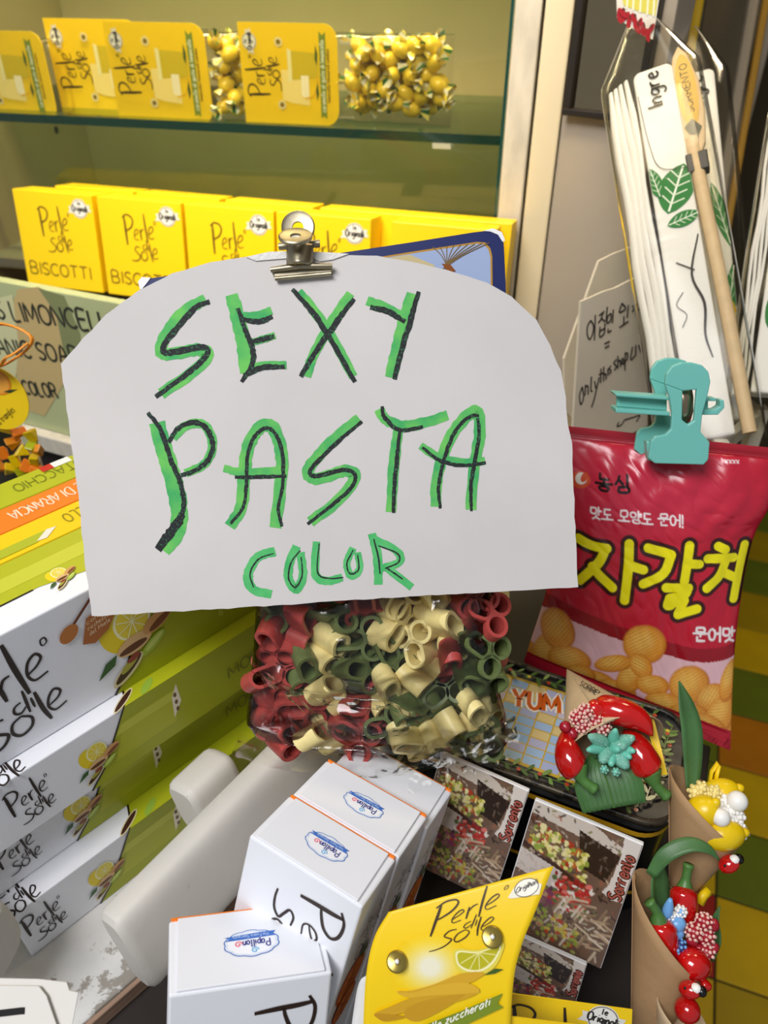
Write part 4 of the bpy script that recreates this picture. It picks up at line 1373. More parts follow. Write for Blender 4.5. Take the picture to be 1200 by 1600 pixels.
# ------------------------------------------------------------------ nougat boxes
def fruit(mb, o, k, ux=(1, 0), uy=(0, 1)):
    """Lemon, lemon half and pistachios, k = print height."""
    def q(x, y):
        return (o[0] + (ux[0] * x + uy[0] * y) * k, o[1] + (ux[1] * x + uy[1] * y) * k)
    def el(x, y, rx, ry, rot, col, n=22):
        pts = []
        for i in range(n):
            a_ = 6.2832 * i / n
            X_, Y_ = rx * math.cos(a_), ry * math.sin(a_)
            c_, s_ = math.cos(math.radians(rot)), math.sin(math.radians(rot))
            pts.append(q(x + X_ * c_ - Y_ * s_, y + X_ * s_ + Y_ * c_))
        mb.fill(pts, col)
    el(-.12, .22, .30, .42, 20, 'e8cf16')
    el(.10, .32, .30, .36, 10, 'f2efc0')
    el(.10, .32, .26, .32, 10, 'e6d23e')
    for i in range(9):
        a_ = i * .698
        mb.ribbon([q(.10, .32), q(.10 + .25 * math.cos(a_), .32 + .31 * math.sin(a_))], .018 * k, 'f4efb8')
    mb.fill([q(-.62, -.42), q(-.45, -.18), q(-.25, -.12), q(-.32, -.30)], '2f5a1e')
    el(.05, -.10, .30, .17, 10, 'd9b27a'); el(.02, -.15, .24, .07, 5, '5f3416')
    el(.48, .10, .28, .15, 25, 'cf9a5c'); el(.52, .06, .22, .07, 25, '7a451e')
    el(.34, -.28, .26, .10, 32, '9fb83a'); el(.36, -.26, .2, .05, 32, 'c2d06a')
    el(-.15, -.52, .34, .12, 35, 'd9c9a0'); el(-.14, -.50, .30, .08, 35, '3c1d10'); el(-.10, -.42, .2, .07, 35, 'a6a03a'); el(-.02, -.34, .12, .06, 20, '8a3a24')
def nougat_box(off, z0, h, x0, x1, dpth, label, s0, big=False):
    Fb = Frame.axes(p0 + (aN * off + Vector((0, 0, z0)) + aX * x0) * NK, aX * NK, -aN * NK, (0, 0, NK))
    L_ = x1 - x0
    t = thing('nougat_box', label, 'box', frame=Fb)
    mb = MB(Fb)
    mb.box(0, L_, 0, dpth, 0, h - 0.0005)
    mb.build('carton', 'box_white', t, bevel=0.0008)
    FF = Frame.axes(Fb.o, aX * NK, (0, 0, NK), aN)
    u = lambda x: x - x0
    k = h / 0.043
    pr = MB(print_face(FF))
    TOPF = Frame.axes(Fb.o + Vector((0, 0, (h - .0005) * NK)), aX * NK, -aN * NK, (0, 0, 1))
    tp = MB(print_face(TOPF))
    if big:
        bnd = [(u(.088), 0), (u(.094), h * .10), (u(.102), h * .30), (u(.112), h * .6), (u(.12), h)]
        pr.fill(bnd + [(L_, h), (L_, 0)], 'a3aa12')
        pr.ribbon(bnd, .0016, '2a1a08')
        pr.fill([(u(.135), h * .45), (u(.20), h * .45), (u(.20), h * .8), (u(.145), h * .8)], 'b2b528')
        logo(pr, (u(.016), .030), (.0335, 0), (0, .034), '24160e')
        fruit(pr, (u(.103), .030), .034)
        pr.fill([(u(.080), .044), (u(.086), .041), (u(.094), .045), (u(.099), .052), (u(.094), .060), (u(.085), .058)], 'a8622a')
        pr.ribbon([(u(.076), .056), (u(.092), .070)], .0016, '6b3818')
        pr.ell(u(.0755), .0545, .0055, .0042, 45, 'b8702e')
        for yy, s_ in ((.054, 'con la'), (.0505, 'ricchezza'), (.047, 'del Miele')):
            text(pr, s_, (u(.0845), yy), (.003, .0006), (0, .0026), .0004, 'e2bf96', fit=.0115, smooth=2)
        pr.fill([(u(.155), .012), (u(.158), .011), (u(.158), .028), (u(.155), .026)], 'b9bf3c')
        text(pr, 'MORBIDO', (u(.175), .032), (.010, 0), (0, .009), .0009, '5d6314', smooth=2)
        # lid: lime beyond the dark line, with a bar of nougat
        tp.fill([(0, .018), (u(.075), .018), (u(.10), .012), (L_, .012), (L_, dpth), (0, dpth)], 'b4b820')
        tp.ribbon([(0, .018), (u(.072), .018)], .0010, '201508')
        tp.ribbon([(u(.10), .0125), (L_, .0125)], .0010, '201508')
        tp.fill([(0, .026), (u(.105), .026), (u(.115), .036), (0, .036)], 'c6c93a')
        tp.fill([(u(.105), .026), (u(.118), .027), (u(.128), .036), (u(.115), .036)], 'ece2cc')
        tp.fill([(u(.112), .029), (u(.116), .029), (u(.117), .032), (u(.113), .032)], '7d6a44')
        fruit(tp, (u(.085), .017), .012)
    else:
        b0 = s0 + .045
        bnd = [(u(b0 - .004), 0), (u(b0 + .006), h * .25), (u(b0 + .018), h * .75), (u(b0 + .024), h)]
        pr.fill(bnd + [(L_, h), (L_, 0)], 'a0a711')
        pr.ribbon(bnd, .0011, '2a1a08')
        pr.fill([(u(b0 + .012), h * .22), (u(b0 + .050), h * .22), (u(b0 + .054), h * .78), (u(b0 + .022), h * .78)], 'b0b31e')
        pr.fill([(u(b0 + .016), h * .62), (u(b0 + .054), h * .62), (u(b0 + .054), h * .76), (u(b0 + .02), h * .76)], 'bfc23c')
        pr.fill([(u(b0 + .049), h * .30), (u(b0 + .055), h * .52), (u(b0 + .054), h * .85), (u(b0 + .050), h * .66)], 'e8dfc6')
        for q_ in (.42, .55, .68):
            pr.ell(u(b0 + .052), h * q_, .0010, .0018, 0, '6a4f2c', n=10)
        logo(pr, (u(s0 + .004), .0185), (.0135, 0), (0, .0165), '24160e')
        fruit(pr, (u(s0 + .0475), .0195), .0185)
        text(pr, 'MORBIDO', (u(.149), .016), (.008, 0), (0, .0085), .0008, '5d6314', smooth=2)
        tb_ = [(u(b0 + .024), 0), (u(b0 + .028), .006), (u(b0 + .045), dpth)]
        tp.fill(tb_ + [(L_, dpth), (L_, 0)], 'a9af18')
        tp.ribbon(tb_, .0012, '2a1a08')
        logo(tp, (u(s0 - .006), .010), (.016, 0), (0, .020), '24160e')
        tp.ell(u(b0 + .026), .004, .009, .0022, 30, 'd9c9a0', n=14)
        tp.ell(u(b0 + .026), .004, .008, .0015, 30, '3c1d10', n=14)
        tp.ell(u(b0 + .040), .004, .006, .0022, 35, '8fae3a', n=14)
    pr.build('front_print', 'print', t)
    tp.build('lid_print', 'print', t)
    return t
hb_ = 0.043
nougat_box(0.0, 0.0, hb_, 0.0, 0.215, 0.046, 'small white and green nougat box at the bottom of the stack, on the crate board', 0.0)
nougat_box(-0.0145, hb_, hb_, -0.02, 0.215, 0.0465, 'small white and green nougat box second from the bottom, set back under an overhanging one', 0.004)
nougat_box(-0.004, 2 * hb_, hb_, -0.03, 0.21, 0.0555, 'small white and green nougat box directly under the tall nougat box', 0.018)
nougat_box(-0.014, 3 * hb_, 0.073, -0.06, 0.205, 0.0465, 'tall white nougat box with a honey dipper badge on top of the stack', 0.0, True)
for i, (n0, n1, cm, ttl, lc, lab) in enumerate(((-.0615, -.0845, 'box_yellow', 'LIMONCELLO', '9a8a10', 'yellow nougat box wedged between the tall white box and the orange box'),
                                            (-.0852, -.1065, 'box_orange', 'SCORZETTE DI ARANCIA', 'f6dfc2', 'orange nougat box behind the yellow one on the stack'),
                                            (-.1072, -.131, 'lime_box', 'PISTACCHIO', '7d8414', 'lime green nougat box at the very back of the stack'))):
    zt_ = 3 * hb_ + .073
    Fb = Frame.axes(p0 + (aN * n0 + Vector((0, 0, zt_ - .20)) + aX * (-0.06)) * NK, aX * NK, -aN * NK, (0, 0, NK))
    t = thing('nougat_box', lab, 'box', frame=Fb)
    mb = MB(Fb)
    mb.box(0, .275, 0, n0 - n1, 0, .20)
    mb.build('carton', cm, t, bevel=0.0008)
    TOPF = Frame.axes(Fb.o + Vector((0, 0, .20 * NK)), aX * NK, -aN * NK, (0, 0, 1))
    pr = MB(print_face(TOPF))
    xe = .06 + (.118, .122, .122)[i]
    text(pr, ttl, ((.207, .224, .210)[i], (n0 - n1) * .70), (-.008, 0), (0, -.0085), .0009, lc, fit=(.038, .074, .047)[i], smooth=2)
    if i == 0:
        pr.fill([(0, .002), (.150, .003), (.158, .010), (0, .010)], 'b0b828')
        pr.fill([(.150, .004), (.155, .003), (.163, .009), (.158, .010)], 'ece4d2')
    if i == 2:
        pr.fill([(.182, .0175), (.189, .0175), (.189, .0235), (.182, .0235)], 'c7291d')
        pr.fill([(.189, .0175), (.20, .0175), (.20, .0235), (.189, .0235)], 'eef0ec')
    pr.build('title_print', 'print', t)
# ------------------------------------------------------------------ bag of coloured pasta under the sign
BG = Frame(P(585, 1188, 0.468), yaw=-4, lean=30)
BK = 0.875
rows = [(640, 430, 730, .010), (720, 410, 750, .020), (800, 398, 760, .034), (880, 390, 766, .046), (950, 386, 768, .054), (1020, 382, 774, .060), (1080, 378, 784, .064), (1130, 373, 798, .064), (1160, 371, 803, .060), (1180, 385, 790, .052)]
RW = []
for (py, xl_, xr_, th_) in rows:
    a, b = BG.uv(xl_, py), BG.uv(xr_, py)
    RW.append((a[0], b[0], (a[1] + b[1]) / 2, th_))
RW = np.array(RW)
pb = thing('pasta_bag', 'clear cellophane bag of coloured pasta below the cardboard sign', 'bag', frame=BG)
def bagpt(u, v):
    t_ = v * (len(RW) - 1)
    x0_, x1_, y_, th_ = [np.interp(t_, range(len(RW)), RW[:, k]) for k in range(4)]
    a_ = u * 6.2832
    ca, sa = math.cos(a_), math.sin(a_)
    x = (x0_ + x1_) / 2 + (x1_ - x0_) / 2 * abs(ca) ** .55 * math.copysign(1, ca)
    zc = -0.029
    z = zc + th_ * BK / 2 * abs(sa) ** .75 * math.copysign(1, sa)
    w_ = noise.noise((x * 26, y_ * 30, z * 20 + 3)) * .006 + abs(noise.noise((x * 40 + y_ * 30, y_ * 45 - x * 20, 7))) * .005
    z += w_ * math.copysign(1, sa) * min(1, abs(sa) * 3)
    return (x, y_ + .0012 * noise.noise((x * 40, z * 40, 2)), z)
mb = MB(BG)
NU, NV = 110, 70
mb.grid(bagpt, NU, NV, closed_u=True)
base = len(mb.v) - NU
mb.f.append([base + i for i in range(NU)][::-1]); mb.mi.append(0); mb.col.append((1, 1, 1))
mb.build('film', 'cellophane', pb, smooth=True)
def fin(name, pts_px, h0, h1, dw):
    mb = MB()
    def fn(u, v):
        pts = cr(pts_px, 8)
        k = u * (len(pts) - 1)
        i = min(int(k), len(pts) - 2)
        px = pts[i][0] + (pts[i + 1][0] - pts[i][0]) * (k - i)
        py = pts[i][1] + (pts[i + 1][1] - pts[i][1]) * (k - i)
        h = h0 + (h1 - h0) * v
        q = BG.uv(px, py)
        return BG.w(q[0], q[1] - dw * v, h + .002 * noise.noise((px * .05, v * 3, 5)) * (1 + v))
    mb.grid(fn, 50, 6)
    mb.build(name, 'crinkle_film', pb, smooth=True)
fin('bottom_seal', [(366, 1158), (420, 1176), (520, 1190), (610, 1192), (700, 1174), (770, 1150), (808, 1130)], -0.012, 0.006, 0.006)
fin('corner_fold', [(640, 1192), (690, 1178), (745, 1160), (812, 1132)], 0.0, 0.012, 0.014)
fin('film_crease', [(398, 1032), (440, 1062), (520, 1085), (600, 1092), (655, 1112)], 0.003, 0.011, 0.003)
fin('film_crease', [(420, 1050), (470, 1090), (520, 1135), (580, 1145), (640, 1128)], 0.002, 0.008, 0.003)

def pasta_mesh(stem, ln, wob):
    mb = MB()
    def ring(outer, inner):
        n = len(outer)
        vs = []
        for z in (-ln / 2, ln / 2):
            vs += [(p[0] + wob * z, p[1] + wob * z * .6, z) for p in outer]
            vs += [(p[0] + wob * z, p[1] + wob * z * .6, z) for p in inner]
        fs = []
        for i in range(n):
            j = (i + 1) % n
            fs.append((i, j, 2 * n + j, 2 * n + i))
            fs.append((n + j, n + i, 3 * n + i, 3 * n + j))
            fs.append((2 * n + i, 2 * n + j, 3 * n + j, 3 * n + i))
            fs.append((j, i, n + i, n + j))
        mb.add(vs, fs)
    def circ(cx, cy, r):
        return [(cx + r * math.cos(6.2832 * i / 18), cy + r * math.sin(6.2832 * i / 18)) for i in range(18)]
    def stad(cx, y0, y1, r):
        return [(cx + r * math.cos(a), y1 + r * math.sin(a)) for a in np.linspace(0, math.pi, 9)] + [(cx + r * math.cos(a), y0 + r * math.sin(a)) for a in np.linspace(math.pi, 2 * math.pi, 9)]
    r, w = .0076, .0022
    for s_ in (-1, 1):
        ring(circ(s_ * .0068, -.007, r), circ(s_ * .0068, -.007, r - w))
    ring(stad(0, .003, stem, .0066), stad(0, .003, stem, .0066 - w))
    return mb
pasta_proto = {}
def pasta(u, v, h, col, eul, label, var=0):
    key = (col, var)
    M_ = BG.m() @ Matrix.Translation((u, v, h)) @ Euler([math.radians(a) for a in eul]).to_matrix().to_4x4()
    if key not in pasta_proto:
        mb = pasta_mesh((.011, .008, .014)[var], (.017, .020, .015)[var], (0, .15, -.12)[var])
        o = mb.build('pasta_piece', 'pasta_' + col, smooth=True, sharp=50)
        pasta_proto[key] = o
    else:
        o = pasta_proto[key].copy()
        scene.collection.objects.link(o)
    o.matrix_world = M_
    tag(o, label, 'pasta', 'coloured pasta pieces in the bag')
    return o
NAMES = {'red': 'brick red', 'green': 'dark green', 'yellow': 'pale yellow'}
FRONT = [  # px, py, colour, tilt x, tilt y, spin
 (400, 975, 'green', 15, 10, 40), (462, 962, 'red', 70, 20, 30), (521, 968, 'green', 20, 60, 85), (577, 980, 'red', 65, 5, 10), (622, 972, 'yellow', 12, -18, 150),
 (680, 965, 'yellow', 70, 40, 40), (725, 978, 'red', 20, 30, 20), (748, 1020, 'red', 30, 50, 80), (460, 1008, 'red', 60, 40, 60), (407, 1030, 'red', 55, -30, 10),
 (480, 1040, 'yellow', 60, 60, 20), (560, 1040, 'green', 8, 5, 95), (630, 1015, 'yellow', 40, -35, 120), (675, 1040, 'yellow', 25, 28, 200), (722, 1045, 'yellow', 75, 55, 70),
 (610, 1068, 'green', 20, 30, 30), (662, 1086, 'yellow', 70, -20, 60), (706, 1082, 'red', 80, 20, 10), (755, 1075, 'green', 30, 40, 60), (515, 1078, 'green', 60, 20, 80),
 (395, 1085, 'red', 40, 20, 120), (445, 1092, 'green', 55, 30, 20), (400, 1128, 'red', 30, 60, 30), (455, 1118, 'red', 35, -25, 80), (505, 1122, 'yellow', 70, 30, 120),
 (552, 1118, 'red', 60, 10, 90), (600, 1115, 'yellow', 75, 40, 30), (648, 1130, 'green', 60, -50, 70), (700, 1118, 'green', 20, 30, 140), (742, 1122, 'yellow', 75, 20, 45),
 (780, 1100, 'green', 40, -20, 60), (440, 1158, 'red', 60, 30, 40), (490, 1160, 'yellow', 80, 20, 130), (545, 1160, 'red', 20, 20, 60), (600, 1158, 'green', 25, 15, 100),
 (650, 1160, 'yellow', 70, -30, 50), (705, 1152, 'yellow', 60, 30, 20), (755, 1150, 'green', 50, 20, 100), (440, 940, 'green', 30, 20, 10), (590, 935, 'green', 60, 30, 40),
 (650, 930, 'red', 50, 20, 70), (720, 935, 'yellow', 60, -30, 20), (500, 930, 'red', 50, 50, 40)]
rp = random.Random(21)
def settle(pts, dmin, lim):
    """Push pieces of one layer apart until they only touch."""
    pts = [list(p) for p in pts]
    for _ in range(60):
        for a in range(len(pts)):
            for b in range(a):
                dx, dy = pts[a][0] - pts[b][0], pts[a][1] - pts[b][1]
                d = math.hypot(dx, dy) or 1e-6
                if d < dmin:
                    k = (dmin - d) / d * .25
                    pts[a][0] += dx * k; pts[a][1] += dy * k
                    pts[b][0] -= dx * k; pts[b][1] -= dy * k
        for p in pts:
            p[0] = min(max(p[0], lim[0]), lim[1])
            p[1] = min(max(p[1], lim[2]), lim[3])
    return pts
b0_, b1_ = BG.uv(392, 1184), BG.uv(782, 900)
lim = (b0_[0] + .010, b1_[0] - .008, b0_[1] + .010, b1_[1])
uvs = settle([BG.uv(585 + (px - 585) * .95, py) for px, py, *_ in FRONT], .0225, lim)
for i, (px, py, c_, tx, ty, sp) in enumerate(FRONT):
    u, v = uvs[i]
    k_ = .62 if i % 4 else 1.0
    pasta(u, v, -0.0205 + rp.uniform(-.0015, .0015), c_, (tx * k_, ty * k_, sp), NAMES[c_] + ' pasta piece pressed against the clear film of the bag', i % 3)
uvs = settle([BG.uv(420 + i * 40 + (j % 2) * 14, 935 + j * 33) for j in range(7) for i in range(8)], .0235, lim)
for i, (u, v) in enumerate(uvs):
    c_ = rp.choice(['red', 'green', 'yellow', 'yellow', 'red'])
    pasta(u, v, -0.0425, c_, (rp.uniform(-50, 50), rp.uniform(-50, 50), rp.uniform(0, 180)), NAMES[c_] + ' pasta piece deep inside the clear bag', i % 3)

# ------------------------------------------------------------------ crisps packet
LE = cr([(874, 664), (868, 760), (866, 860), (850, 935), (818, 1035)], 12)
RE = cr([(1208, 700), (1204, 785), (1174, 850), (1150, 995), (1141, 1173)], 12)
def crisp_px(s, t):
    k = t * (len(LE) - 1)
    i = min(int(k), len(LE) - 2)
    f_ = k - i
    l = (LE[i][0] + (LE[i + 1][0] - LE[i][0]) * f_, LE[i][1] + (LE[i + 1][1] - LE[i][1]) * f_)
    r = (RE[i][0] + (RE[i + 1][0] - RE[i][0]) * f_, RE[i][1] + (RE[i + 1][1] - RE[i][1]) * f_)
    return l[0] + (r[0] - l[0]) * s, l[1] + (r[1] - l[1]) * s
def crisp_d(s, t):
    return (.575 + .055 * t) * (1 - s) + (.545 + .050 * t) * s
Nc = (P(900, 700, .575) - P(1200, 720, .545)).cross(P(900, 700, .575) - P(850, 1000, .62)).normalized()
if Nc.dot(ray(1000, 850)) > 0:
    Nc = -Nc
def crisp_pt(s, t, sign=1):
    px, py = crisp_px(s, t)
    b = (max(0, math.sin(math.pi * s)) ** .55) * (max(0, math.sin(math.pi * min(1, max(0, (t - .045) / .92)))) ** .5)
    h = .021 * b
    q = math.exp(-max(0, t - .05) * 7)
    h += b ** .5 * (.0022 * noise.noise((s * 9 + t * 5, t * 4 - s * 2, 1)) + .0030 * q * math.sin(s * 34 + 2 * noise.noise((s * 4, t * 6, 3))) * min(1, t * 12)
                    + .0016 * abs(noise.noise((s * 16 - t * 14, t * 13, 5))))
    if t < .05:
        h += .0005 * math.sin(t * 900)
    return P(px, py, crisp_d(s, t)) + Nc * (h * sign)
cp = thing('crisps_packet', 'red Korean crisps packet hanging from the turquoise clip', 'packet', P(985, 1100, .61))
NS, NT = 300, 400
mb = MB()
mb.grid(lambda u, v: crisp_pt(u, v), NS, NT)
o = mb.build('packet_front', 'foil_print', cp, smooth=True)
XY = np.array([crisp_px(i / NS, j / NT) for j in range(NT + 1) for i in range(NS + 1)])
pt = Paint(XY[:, 0], XY[:, 1], 'bf1c33')
SSv = np.array([(i / NS, j / NT) for j in range(NT + 1) for i in range(NS + 1)])
pt.mix((SSv[:, 1] < .055).astype(float), 'b01a2c')
for k in range(8):
    pt.mix((np.abs(SSv[:, 1] - (.006 + .006 * k)) < .0015).astype(float), '8f1222')
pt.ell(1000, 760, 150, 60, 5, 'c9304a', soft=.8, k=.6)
CR = lambda x, y: (780 + x / 2.424, 540 + y / 2.424)
arc = [CR(x, y) for x, y in ((100, 1000), (180, 985), (300, 1030), (420, 1075), (560, 1120), (700, 1165), (800, 1180), (900, 1165), (960, 1130))]
arc = cr(arc, 6)
pt.poly(arc + [(1250, 1250), (780, 1250)], 'e3b6bb')
pt.poly([(p[0], p[1] - 22) for p in arc] + [(p[0], p[1]) for p in arc[::-1]], '96111f')
def chip(cx, cy, rx, ry, rot, dark='b8651a', mid='df9638', lite='efbf5e'):
    pt.ell(cx, cy, rx, ry, rot, dark, soft=.10)
    pt.ell(cx - 1, cy - 1, rx * .92, ry * .92, rot, mid, soft=.25)
    pt.ell(cx - rx * .15, cy - ry * .2, rx * .55, ry * .55, rot, lite, soft=.9, k=.8)
    q = math.radians(rot + 60)
    ph = (pt.X * math.cos(q) + pt.Y * math.sin(q)) * 1.25
    dx, dy = pt.X - cx, pt.Y - cy
    c_, s_ = math.cos(math.radians(rot)), math.sin(math.radians(rot))
    ins = np.hypot((dx * c_ + dy * s_) / rx, (-dx * s_ + dy * c_) / ry) < .93
    pt.mix(ins * (np.sin(ph) > .55), 'c07822', .55)
rc = random.Random(2)
pt.poly([(780, 1050), (830, 1000), (880, 1040), (930, 1060), (1000, 1090), (1060, 1110), (1150, 1080), (1150, 1200), (780, 1200)], 'd08a2c')
for (cx, cy, rx, ry, rot) in ((852, 1020, 22, 40, 20), (872, 978, 26, 34, -20), (890, 1025, 34, 22, 10), (845, 1050, 30, 22, 30), (930, 1062, 34, 20, 15), (905, 1055, 26, 22, -10), (960, 1078, 34, 22, 10),
                              (985, 1050, 20, 34, 25), (958, 1028, 30, 14, -10), (1005, 995, 33, 32, 0), (1000, 1030, 22, 16, 60), (1018, 1062, 26, 18, 10), (1075, 1062, 32, 32, 0), (1110, 1085, 26, 22, -30),
                              (1040, 1095, 34, 20, 20), (1075, 1110, 30, 18, 10), (1125, 1115, 22, 34, 25), (1100, 1130, 34, 18, 20), (1050, 1125, 28, 14, 25), (1010, 1105, 26, 14, 20), (1138, 1060, 14, 34, 15)):
    chip(cx, cy, rx, ry, rot)
pt.mix((SSv[:, 1] > .955).astype(float), 'b01a2c')
def hg_paint(syl, x, y, size, w, col, slope=0.0, gap=.15):
    for s_ in syl:
        if s_ is None:
            x += size * .45
            continue
        for q in (FONT['!'] if s_ == '!' else syllable(*s_)):
            pt.stroke([(x + p[0] * size * .95, y + slope * p[0] * size - p[1] * size) for p in q], w, col, soft=.9, smooth=3 if len(q) > 4 else 0)
        x += size * (1 + gap) * .95
        y += slope * size * (1 + gap)
pt.ell(907, 746, 15, 13, 0, 'd9502c'); pt.ell(908, 744, 9, 9, 0, 'f1e4d8'); pt.ell(913, 742, 5, 8, 30, 'd9502c')
hg_paint([('n', 'O', 'o'), ('s', 'I', 'm')], 931, 760, 25, 4.2, '1b1114', .06, gap=.2)
hg_paint([('m', 'A', 's'), ('t', 'O'), None, ('m', 'O'), ('o', 'YA', 'o'), ('t', 'O'), None, ('m', 'U', 'n'), ('o', 'EO'), '!'], 922, 802, 17.5, 2.6, 'f3e4e4', .085, gap=.05)
TT = [[(300, 712), (350, 735), (405, 742)], [(400, 745), (372, 800), (305, 868)], [(352, 812), (385, 850), (425, 885)], [(487, 722), (484, 800), (470, 932)], [(488, 800), (538, 815)],
      [(556, 735), (640, 760)], [(640, 762), (612, 830), (538, 868)], [(708, 728), (700, 790), (690, 860)], [(700, 795), (745, 800)], [(622, 882), (705, 888)], [(705, 888), (690, 915), (635, 922)], [(635, 925), (628, 950), (640, 952)], [(690, 935), (668, 985)], [(640, 945), (690, 935)], [(668, 988), (738, 968)],
      [(818, 738), (845, 752)], [(778, 782), (878, 786)], [(850, 790), (822, 850), (775, 892)], [(838, 838), (892, 868)], [(922, 742), (905, 820), (882, 945)]]
for w_, c_ in ((64, '3a1210'), (34, 'f4e80c')):
    for q in TT:
        pt.stroke([CR(*p) for p in q], w_ / 2.424, c_, soft=1.2)
hg_paint([('m', 'U', 'n'), ('o', 'EO'), ('m', 'A', 's')], 1080, 990, 22, 3.6, 'f3e8e6', .12, gap=.1)
for k in range(4):
    pt.stroke([(1131 + k * 6, 716 + k * .5), (1134 + k * 6, 720 + k * .5)], 1.6, 'f0dede', smooth=0)
    pt.stroke([(1131 + k * 6, 720 + k * .5), (1135 + k * 6, 716 + k * .5)], 1.2, 'f0dede', smooth=0)
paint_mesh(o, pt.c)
mb = MB()
mb.grid(lambda u, v: crisp_pt(1 - u, v, -1), 60, 80, col='a81a2c')
mb.build('packet_back', 'foil_print', cp, smooth=True)

# turquoise clip
CF = Frame(P(1050, 690, 0.548), yaw=-6, lean=20)
tc_ = thing('plastic_clip', 'turquoise plastic clip holding the top of the crisps packet', 'clip', frame=CF)
cq = lambda l, h=0: [CF.uv(*p) for p in l]
def lever(name, dx, dy, z0, z1):
    o_ = [(1029, 596), (1031, 580), (1040, 568), (1054, 563), (1070, 563), (1085, 567), (1095, 577), (1098, 592), (1094, 612), (1086, 640), (1083, 668), (1090, 676), (1097, 684), (1095, 710), (1088, 718), (1014, 716), (1004, 708), (1008, 682), (1014, 675), (1030, 672), (1038, 664), (1040, 640), (1036, 615)]
    hole = [(1056, 606), (1077, 604), (1073, 651), (1064, 657), (1055, 650)]
    pl = [(x + dx, y + dy) for x, y in o_]
    hl = [(x + dx, y + dy) for x, y in hole]
    k = 22
    poly = pl[:k + 1] + [pl[0]]
    # keyhole polygon: outer loop, bridge to the slot, slot loop backwards, bridge back
    j0 = 0
    order = pl + [pl[0]] + [hl[0]] + hl[::-1] + []
    mb = MB(CF)
    mb.prism(cq(order), z0, z1)
    return mb.build(name, 'teal_plastic', tc_, bevel=0.0008)
lever('front_lever', 0, 0, 0.014, 0.018)
lever('rear_lever', -9, -2, -0.012, -0.008)
mb = MB(CF)
mb.prism(cq([(1003, 684), (1097, 688), (1095, 716), (1006, 714)]), 0.004, 0.014)
mb.build('front_jaw', 'teal_plastic', tc_, bevel=0.001)
mb = MB(CF)
mb.prism(cq([(955, 611), (1040, 617), (1040, 622), (958, 616)]), -0.006, 0.012)
mb.prism(cq([(962, 614), (1040, 621), (1040, 640), (962, 634)]), 0.001, 0.004)
mb.prism(cq([(957, 634), (1040, 640), (1040, 646), (957, 641)]), -0.006, 0.012)
mb.build('cross_bar', 'teal_plastic', tc_, bevel=0.0006)
mb = MB(CF)
mb.prism(cq([(1090, 618), (1112, 619), (1112, 624), (1092, 624)]), 0.0, 0.010)
mb.prism(cq([(1088, 636), (1110, 637), (1118, 632), (1118, 622), (1124, 622), (1125, 634), (1115, 645), (1088, 645)]), 0.0, 0.010)
mb.prism(cq([(1088, 620), (1104, 622), (1104, 640), (1088, 640)]), 0.002, 0.004)
mb.build('hook_end', 'teal_plastic', tc_, bevel=0.0006)
mb = MB()
f0 = lambda px, py, h: CF.w(*CF.uv(px, py), h)
mb.tube([f0(1066, 600, 0.006), f0(1066, 618, 0.011), f0(1066, 640, 0.011), f0(1064, 664, 0.004)], 0.0048, 12, flat=.35)
mb.build('spring', 'spring_steel', tc_, smooth=True, sharp=50)

